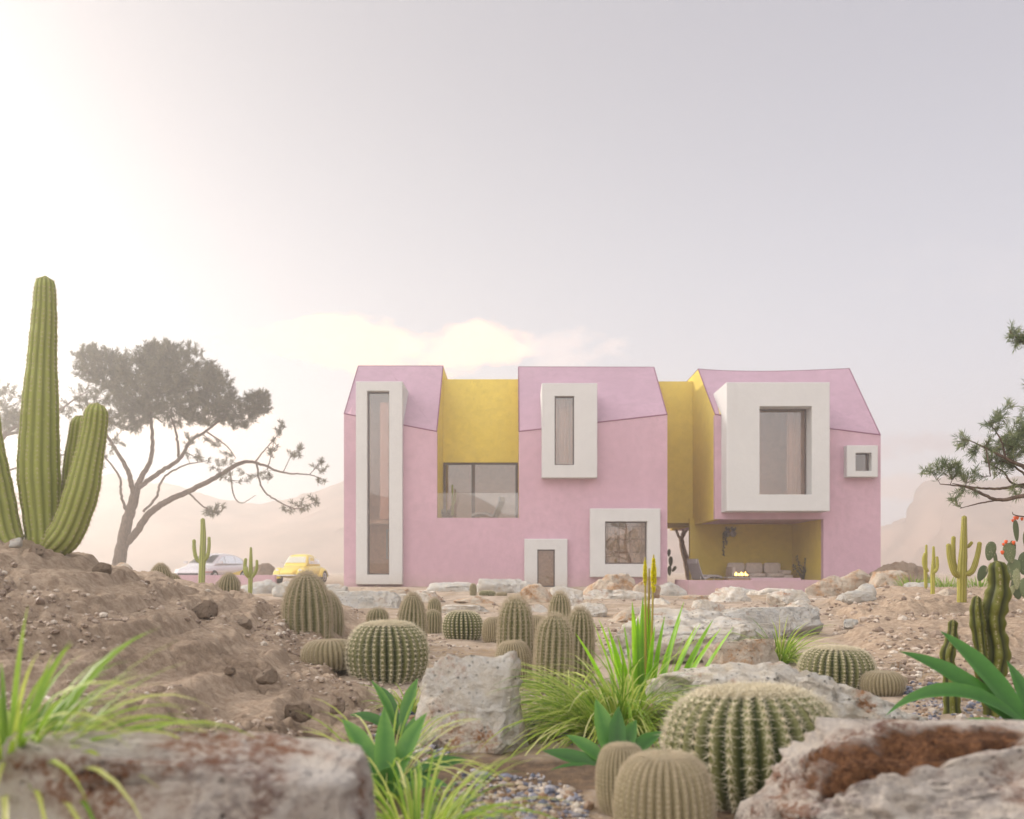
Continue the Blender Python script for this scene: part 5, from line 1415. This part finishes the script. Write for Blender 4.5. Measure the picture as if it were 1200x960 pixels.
tree('pale_tree', (806, 676), 49, [
 ([(809, 682, 0), (805, 660, 0), (800, 643, 0), (798, 628, 0)], [10, 8.5, 7, 5.5]),
 ([(798, 634, 0), (791, 618, 0), (786, 600, 0), (780, 580, 0)], [3.5, 3, 2, 1]), ([(799, 632, 0), (801, 615, 0), (800, 590, 0)], [3.5, 3, 1.5]), ([(800, 630, 0), (808, 615, 0), (815, 600, 0)], [3, 2.4, 1])],
 [(800, 575, 22, 20, 60, 0)], 'pale bare-trunked tree seen through the passage under the yellow link', 'bark_pale', seed=5, needle=(.25, .03), ntuft=12, twig=.02)
tree('pine_tree', (1300, 720), 13.0, [
 ([(1300, 740, 0), (1296, 660, 0), (1285, 600, 0), (1270, 560, 0), (1262, 500, 0), (1270, 430, 0), (1262, 380, 0)], [34, 30, 26, 20, 16, 11, 6]),
 ([(1285, 605, 0), (1240, 592, -.1), (1200, 582, -.2), (1162, 587, -.2), (1138, 578, -.2), (1123, 572, -.2), (1094, 569, -.2)], [12, 8, 5.5, 4, 3.2, 2.4, 1]),
 ([(1162, 587, -.2), (1140, 591, -.2), (1117, 597, -.2)], [2, 1.6, .7]),
 ([(1275, 570, 0), (1230, 566, .1), (1200, 568, .1), (1176, 572, .1), (1150, 571, .1), (1120, 566, .1)], [9, 6, 4.5, 3.2, 2.4, .9]),
 ([(1268, 560, 0), (1220, 560, -.1), (1196, 549, -.1), (1172, 537, -.1), (1151, 526, -.1), (1131, 517, -.1)], [9, 6.5, 5, 3.6, 2.4, 1]),
 ([(1174, 538, -.1), (1168, 516, -.1), (1154, 495, -.1)], [2.6, 2, .9]), ([(1151, 526, -.1), (1150, 545, -.2), (1152, 560, -.2)], [2, 1.8, 1.4]),
 ([(1262, 545, 0), (1220, 535, .1), (1198, 520, .1), (1190, 508, .1)], [8, 5, 3, 1]),
 ([(1240, 590, 0), (1222, 575, 0), (1205, 560, 0), (1186, 545, 0), (1174, 540, 0)], [5, 4, 3, 2, 1]),
 ([(1210, 575, 0), (1190, 565, .1), (1180, 552, .1), (1158, 540, .1)], [3, 2.6, 2, 1]),
 ([(1262, 500, 0), (1235, 480, 0), (1210, 470, 0)], [5, 3, 1]), ([(1268, 430, 0), (1230, 415, 0), (1200, 402, 0), (1183, 389, 0)], [6, 4, 2.4, .8]),
 ([(1230, 600, 0), (1212, 606, 0), (1190, 604, 0), (1186, 600, 0)], [3, 2, 1.4, .6]), ([(1240, 480, 0), (1215, 462, 0), (1203, 455, 0)], [3, 2, .8])],
 [(1085, 554, 9, 6, 9, -.2), (1100, 550, 10, 7, 12, -.2), (1113, 554, 11, 8, 16, -.2), (1130, 560, 12, 6, 12, -.2), (1125, 578, 10, 5, 6, -.2), (1112, 588, 8, 5, 5, -.2),
  (1128, 518, 7, 7, 9, -.1), (1138, 530, 9, 5, 8, -.1), (1160, 500, 8, 10, 12, -.1), (1168, 488, 7, 7, 9, -.1), (1178, 478, 4, 4, 4, -.1), (1155, 523, 7, 8, 8, -.1),
  (1185, 525, 18, 20, 55, 0), (1195, 510, 10, 18, 25, .1), (1180, 545, 14, 12, 25, .1), (1165, 535, 8, 8, 10, .1), (1215, 500, 16, 30, 60, .1), (1235, 540, 30, 26, 60, 0), (1193, 575, 12, 8, 8, 0),
  (1187, 388, 5, 5, 6, 0), (1190, 397, 8, 6, 12, 0), (1205, 400, 9, 8, 18, 0), (1206, 452, 5, 5, 5, 0), (1240, 400, 30, 26, 60, 0), (1270, 360, 50, 30, 90, 0), (1300, 470, 50, 50, 120, 0), (1340, 540, 40, 40, 70, 0)],
 'green pine reaching in from the right edge with bare brown twigs', leafm='needle_green', seed=12, needle=(.10, .0065), ntuft=32, twig=.010, depth=.8)

# potted shrub in the loggia and pots on the upper terrace
def potted(px, Y, zf, hpx, label, n, pot='clay', mat='needle', w=.42):
    x = X_(px, Y); o = empty('potted_shrub', (x, Y, zf), label, 'potted plant'); h = S_(hpx, Y); rs = np.random.RandomState(int(px))
    m = MB(); lathe(m, [(.09, 0), (.13, .05), (.15, .2), (.14, .21), (.12, .19)], 16); m.build('pot', M[pot], o, smooth=True)
    s = MB(); l = MB()
    for i in range(n):
        a = rs.rand() * 6.28; tip = np.array([math.cos(a) * w * rs.uniform(.2, 1), math.sin(a) * w * .7, h * rs.uniform(.45, 1)])
        P = smooth_path([(0, 0, .18), tip * (.4, .4, .55), tip], 5); tube(s, P, np.linspace(.012, .003, len(P)), 5)
        for q in P[3:]:
            for _ in range(14):
                d = rs.normal(size=3); d /= np.linalg.norm(d); e = np.cross(d, rs.normal(size=3)) * .018; c = q + rs.normal(0, .03, 3)
                l.add([c, c + d * .035 + e, c + d * .075, c + d * .035 - e], [(0, 1, 2, 3)], rs.rand())
    s.build('stem', M['bark'], o, smooth=True); l.build('foliage', M[mat], o, att=True)
potted(941, 41.6, PF, 33, 'small dark potted shrub in the right corner of the loggia', 9)
potted(523, 41.6, zpar - .06, 20, 'bushy potted plant on the upstairs terrace', 10)
saguaro('potted_cactus', (530, 604), 41.5, [('stem', [(530, 604, 0), (530.5, 590, 0), (530, 568, 0)], [3, 3.2, 2.2]), ('arm', [(530, 592, 0), (533, 588, 0), (534, 577, 0)], [2, 2, 1.6])],
 'cac_saguaro', 'slim upright cactus beside the recliner on the upstairs terrace', 6, sp=False)

# ------------------------------------------------------------------ low wall and cars
m = MB(); wx0, wx1 = X_(95, 46), X_(322, 46); m.box(wx0, wx1, 46, 46.35, -.2, Z_(674, 46))
tag(m.build('garden_wall', M['pink']), 'long low pink wall in front of the parked cars', 'wall')

def paint(name, col):
    t = NT(name); m_ = t.fin(col, .35, None, .5); t.b.inputs['Coat Weight'].default_value = .6; t.b.inputs['Coat Roughness'].default_value = .08; return m_
M['car_white'] = paint('pearl_paint', (.62, .60, .63)); M['car_yellow'] = paint('yellow_paint', (.86, .70, .12))
M['tyre'] = plain('tyre_rubber', (.02, .02, .02), .85); M['lamp'] = plain('headlamp_glass', (.8, .8, .82), .15, .6); M['red_lamp'] = plain('red_trim', (.5, .06, .04), .4)
M['grille'] = plain('dark_grille', (.03, .03, .032), .5)

def car(name, px, Y, z, yaw, label, kind):
    o = empty(name, (X_(px, Y), Y, z), label, 'car', rz=R(yaw))
    # car local: +x forward, y left, stations along x
    if kind == 'hatch':
        L_, Wd = 4.4, 1.8
        st = [(-2.2, .42, .80, .66), (-2.15, .34, .98, .78), (-1.9, .28, 1.02, .86), (-1.2, .24, .98, .9), (0, .22, .95, .9), (1.0, .22, .92, .9), (1.5, .24, .86, .88), (1.95, .26, .74, .82), (2.15, .30, .64, .74), (2.2, .38, .56, .66)]
        cab = [(-2.08, .98, 1.04, .72), (-1.85, .98, 1.28, .66), (-1.45, .96, 1.42, .62), (-.6, .95, 1.49, .61), (.0, .94, 1.46, .61), (.35, .93, 1.36, .63), (1.15, .90, .95, .74)]
        wx, wr, mat = (1.35, -1.35), .33, 'car_white'
    else:
        L_, Wd = 4.0, 1.54
        st = [(-2.0, .38, .48, .28), (-1.92, .32, .66, .42), (-1.6, .28, .86, .56), (-1.1, .26, .94, .66), (-.4, .24, .93, .70), (.5, .24, .92, .68), (.95, .25, .90, .58), (1.4, .28, .80, .48), (1.75, .34, .66, .38), (1.9, .42, .55, .26)]
        cab = [(-1.55, .86, .90, .42), (-1.25, .92, 1.14, .50), (-.85, .93, 1.36, .54), (-.3, .93, 1.48, .56), (.2, .92, 1.46, .56), (.42, .92, 1.38, .56), (.78, .9, .93, .60)]
        wx, wr, mat = (1.22, -1.2), .33, 'car_yellow'
    def loft(stn, e, zlow=None):
        v = []; n = 20
        for (x, z0, z1, hw) in stn:
            zc, hh = (z0 + z1) / 2, (z1 - z0) / 2
            for k in range(n):
                a = 2 * math.pi * k / n; c, s = math.cos(a), math.sin(a)
                v.append((x, hw * math.copysign(abs(c) ** e, c), zc + hh * math.copysign(abs(s) ** e, s)))
        return v, [q[::-1] for q in grid_faces(len(stn), n, True)] + [tuple(range(n)), tuple((len(stn) - 1) * n + k for k in range(n))[::-1]]
    def dense(s):
        a = np.array(s); P, w_ = smooth_path(a[:, :3], 4, list(a[:, 3])); return [(p[0], p[1], p[2], w) for p, w in zip(P, w_)]
    m = MB(); m.add(*loft(dense(st), .55)); body = m.build('body', M[mat], o, smooth=True)
    m = MB(); m.add(*loft(dense([(x, z0 - .15, z1, hw) for x, z0, z1, hw in cab]), .6)); m.build('cabin', M[mat], o, smooth=True)
    # panes follow the cabin outline, set just proud of it
    C_ = [(x, z1, hw) for x, z0, z1, hw in cab]
    zb = .98 if kind == 'hatch' else .97
    xs_f = (C_[-1][0] - .10, C_[-2][0] - .04) ; zt = C_[-3][1] - .08
    hw = C_[-2][2]
    def slopez(x): return float(np.interp(x, [c[0] for c in C_], [c[1] for c in C_]))
    xa, xb = C_[-1][0] - .06, C_[-2][0] - .0
    m = MB(); g = .03
    xe = C_[-2][0] - (.12 if kind == 'hatch' else -.03)
    m.add([(xa + g, -hw * .98, slopez(xa) + .035), (xa + g, hw * .98, slopez(xa) + .035), (xe + g, hw * .82, slopez(xe) + .0), (xe + g, -hw * .82, slopez(xe) + .0)], [(0, 1, 2, 3)]); m.build('windscreen', M['car_glass'], o)
    top = (1.36 if kind == 'hatch' else 1.34)
    spans = [(.02, .62), (-.95, -.06), (-1.7, -1.03)] if kind == 'hatch' else [(-.28, .32), (-1.05, -.36)]
    for s in (1, -1):
        for (a, b) in spans:
            yb, yt = s * (hw + .10 if kind == 'hatch' else hw + .015), s * (hw - .02)
            ta = min(top, slopez(a) - .1); tb = min(top, slopez(b) - .1)
            m = MB(); m.add([(a, yb, zb), (b + (.3 if (kind == 'hatch' and a > 0) else .05), yb, zb), (b, yt, tb), (a, yt, ta)], [(0, 1, 2, 3)]); m.build('side_window', M['car_glass'], o)
    for x in wx:
        for s in (1, -1):
            yw = s * (Wd / 2 - .10)
            wh = bpy.data.objects.new('wheel', None); COL.objects.link(wh); wh.parent = o; wh.location = (x, yw, wr)
            def disc(prof, nm, mt):
                m = MB(); th = np.linspace(0, 2 * math.pi, 28, endpoint=False); v = np.array([[(r * math.cos(t), y * s, r * math.sin(t)) for t in th] for r, y in prof]).reshape(-1, 3)
                m.add(v, grid_faces(len(prof), 28, True) + [tuple(range(28)), tuple((len(prof) - 1) * 28 + k for k in range(28))]); m.build(nm, M[mt], wh, smooth=True)
            disc([(wr * .6, -.1), (wr * .97, -.1), (wr, -.05), (wr, .07), (wr * .95, .11), (wr * .66, .11)], 'tyre', 'tyre'); disc([(wr * .64, .09), (wr * .6, .125), (wr * .2, .10), (wr * .15, .13)], 'rim', 'chrome')
            if kind == 'beetle':     # rounded fenders
                m = MB(); v = []; 
                for i in range(13):
                    a = math.pi * i / 12 - .15 * (x > 0)
                    for j in range(9):
                        b = math.pi * (j / 8 - .5) * .96
                        rr = (wr + .16 * math.cos(b)); v.append((rr * 1.12 * math.cos(a), s * .22 * math.sin(b) * 1.0 , rr * math.sin(a)))
                m.add(v, grid_faces(13, 9)); q = m.build('fender', M[mat], o, smooth=True); q.location = (x, s * (Wd / 2 - .17), wr - .02)
    m = MB()
    if kind == 'hatch':
        m = MB(); m.box(2.16, 2.225, -.52, .52, .34, .52); m.build('grille', M['grille'], o)
        for s in (1, -1):
            m = MB(); v = [(2.12, s * .58, .60), (2.20, s * .45, .66), (2.02, s * .78, .74), (1.86, s * .84, .74), (1.9, s * .83, .64), (2.06, s * .75, .6)]; m.add(v, [(0, 1, 2, 3, 4, 5)]); q = m.build('headlight', M['lamp'], o)
            m = MB(); m.box(.82, .92, s * .93 - .09, s * .93 + .09, .98, 1.10); m.build('wing_mirror', M[mat], o)
        m = MB(); m.box(1.1, 2.1, .83, .90, .56, .585); m.build('red_stripe', M['red_lamp'], o)
        m = MB(); m.add([(1.0, .906, .30), (-1.9, .895, .30), (-1.9, .89, .80), (-1.0, .912, .62), (.6, .912, .40)], [(0, 1, 2, 3, 4)]); m.build('side_panel', M['car_yellow'], o)
    else:
        for s in (1, -1):
            m = MB(); v = []
            for i in range(7):
                u = math.pi / 2 * i / 6
                for k in range(14): t = 2 * math.pi * k / 14; v.append((.07 * math.sin(u), .105 * math.cos(u) * math.cos(t), .105 * math.cos(u) * math.sin(t)))
            m.add(v, grid_faces(7, 14, True)); q = m.build('headlight', M['lamp'], o, smooth=True); q.location = (1.56, s * .60, .62)
            m = MB(); tube(m, [(0, 0, 0), (.02, s * .08, .04)], .012, 5); v_ = MB(); lathe(m, [(.02, -.02), (.055, 0), (.055, .015), (.01, .02)], 10, (.02, s * .13, .05)); q = m.build('wing_mirror', M['chrome'], o); q.location = (.55, s * .66, .98)
        for xx in (1.95, -2.02):
            m = MB(); tube(m, smooth_path([(xx - .12 * (1 if xx > 0 else -1), -.72, .40), (xx, -.55, .40), (xx + .03, 0, .40), (xx, .55, .40), (xx - .12 * (1 if xx > 0 else -1), .72, .40)], 5), .045, 8); m.build('bumper', M['chrome'], o, smooth=True)
        m = MB(); m.box(-.9, .9, .69, .76, .26, .32); m.build('running_board', M['grille'], o)
    return o
car('parked_car', 249, 48.5, 0, -103, 'white hatchback with yellow lower side parked in the haze behind the pink wall', 'hatch')
car('parked_car', 353, 50.5, 0, -101, 'rounded yellow vintage car parked in the haze left of the house', 'beetle')

# ------------------------------------------------------------------ air
def haze_box():
    t = bpy.data.materials.new('haze'); t.use_nodes = True; n = t.node_tree; n.nodes.clear()
    o = n.nodes.new('ShaderNodeOutputMaterial'); v = n.nodes.new('ShaderNodeVolumePrincipled')
    v.inputs['Color'].default_value = (1, .985, .965, 1); v.inputs['Density'].default_value = HAZE_D; v.inputs['Anisotropy'].default_value = HAZE_G
    n.links.new(v.outputs[0], o.inputs['Volume'])
    m = MB(); m.box(-450, 450, -450, 450, -2.8, 43)
    h = m.build('haze', t); tag(h, kind='stuff')
HAZE_D, HAZE_G = .0037, .74
haze_box()
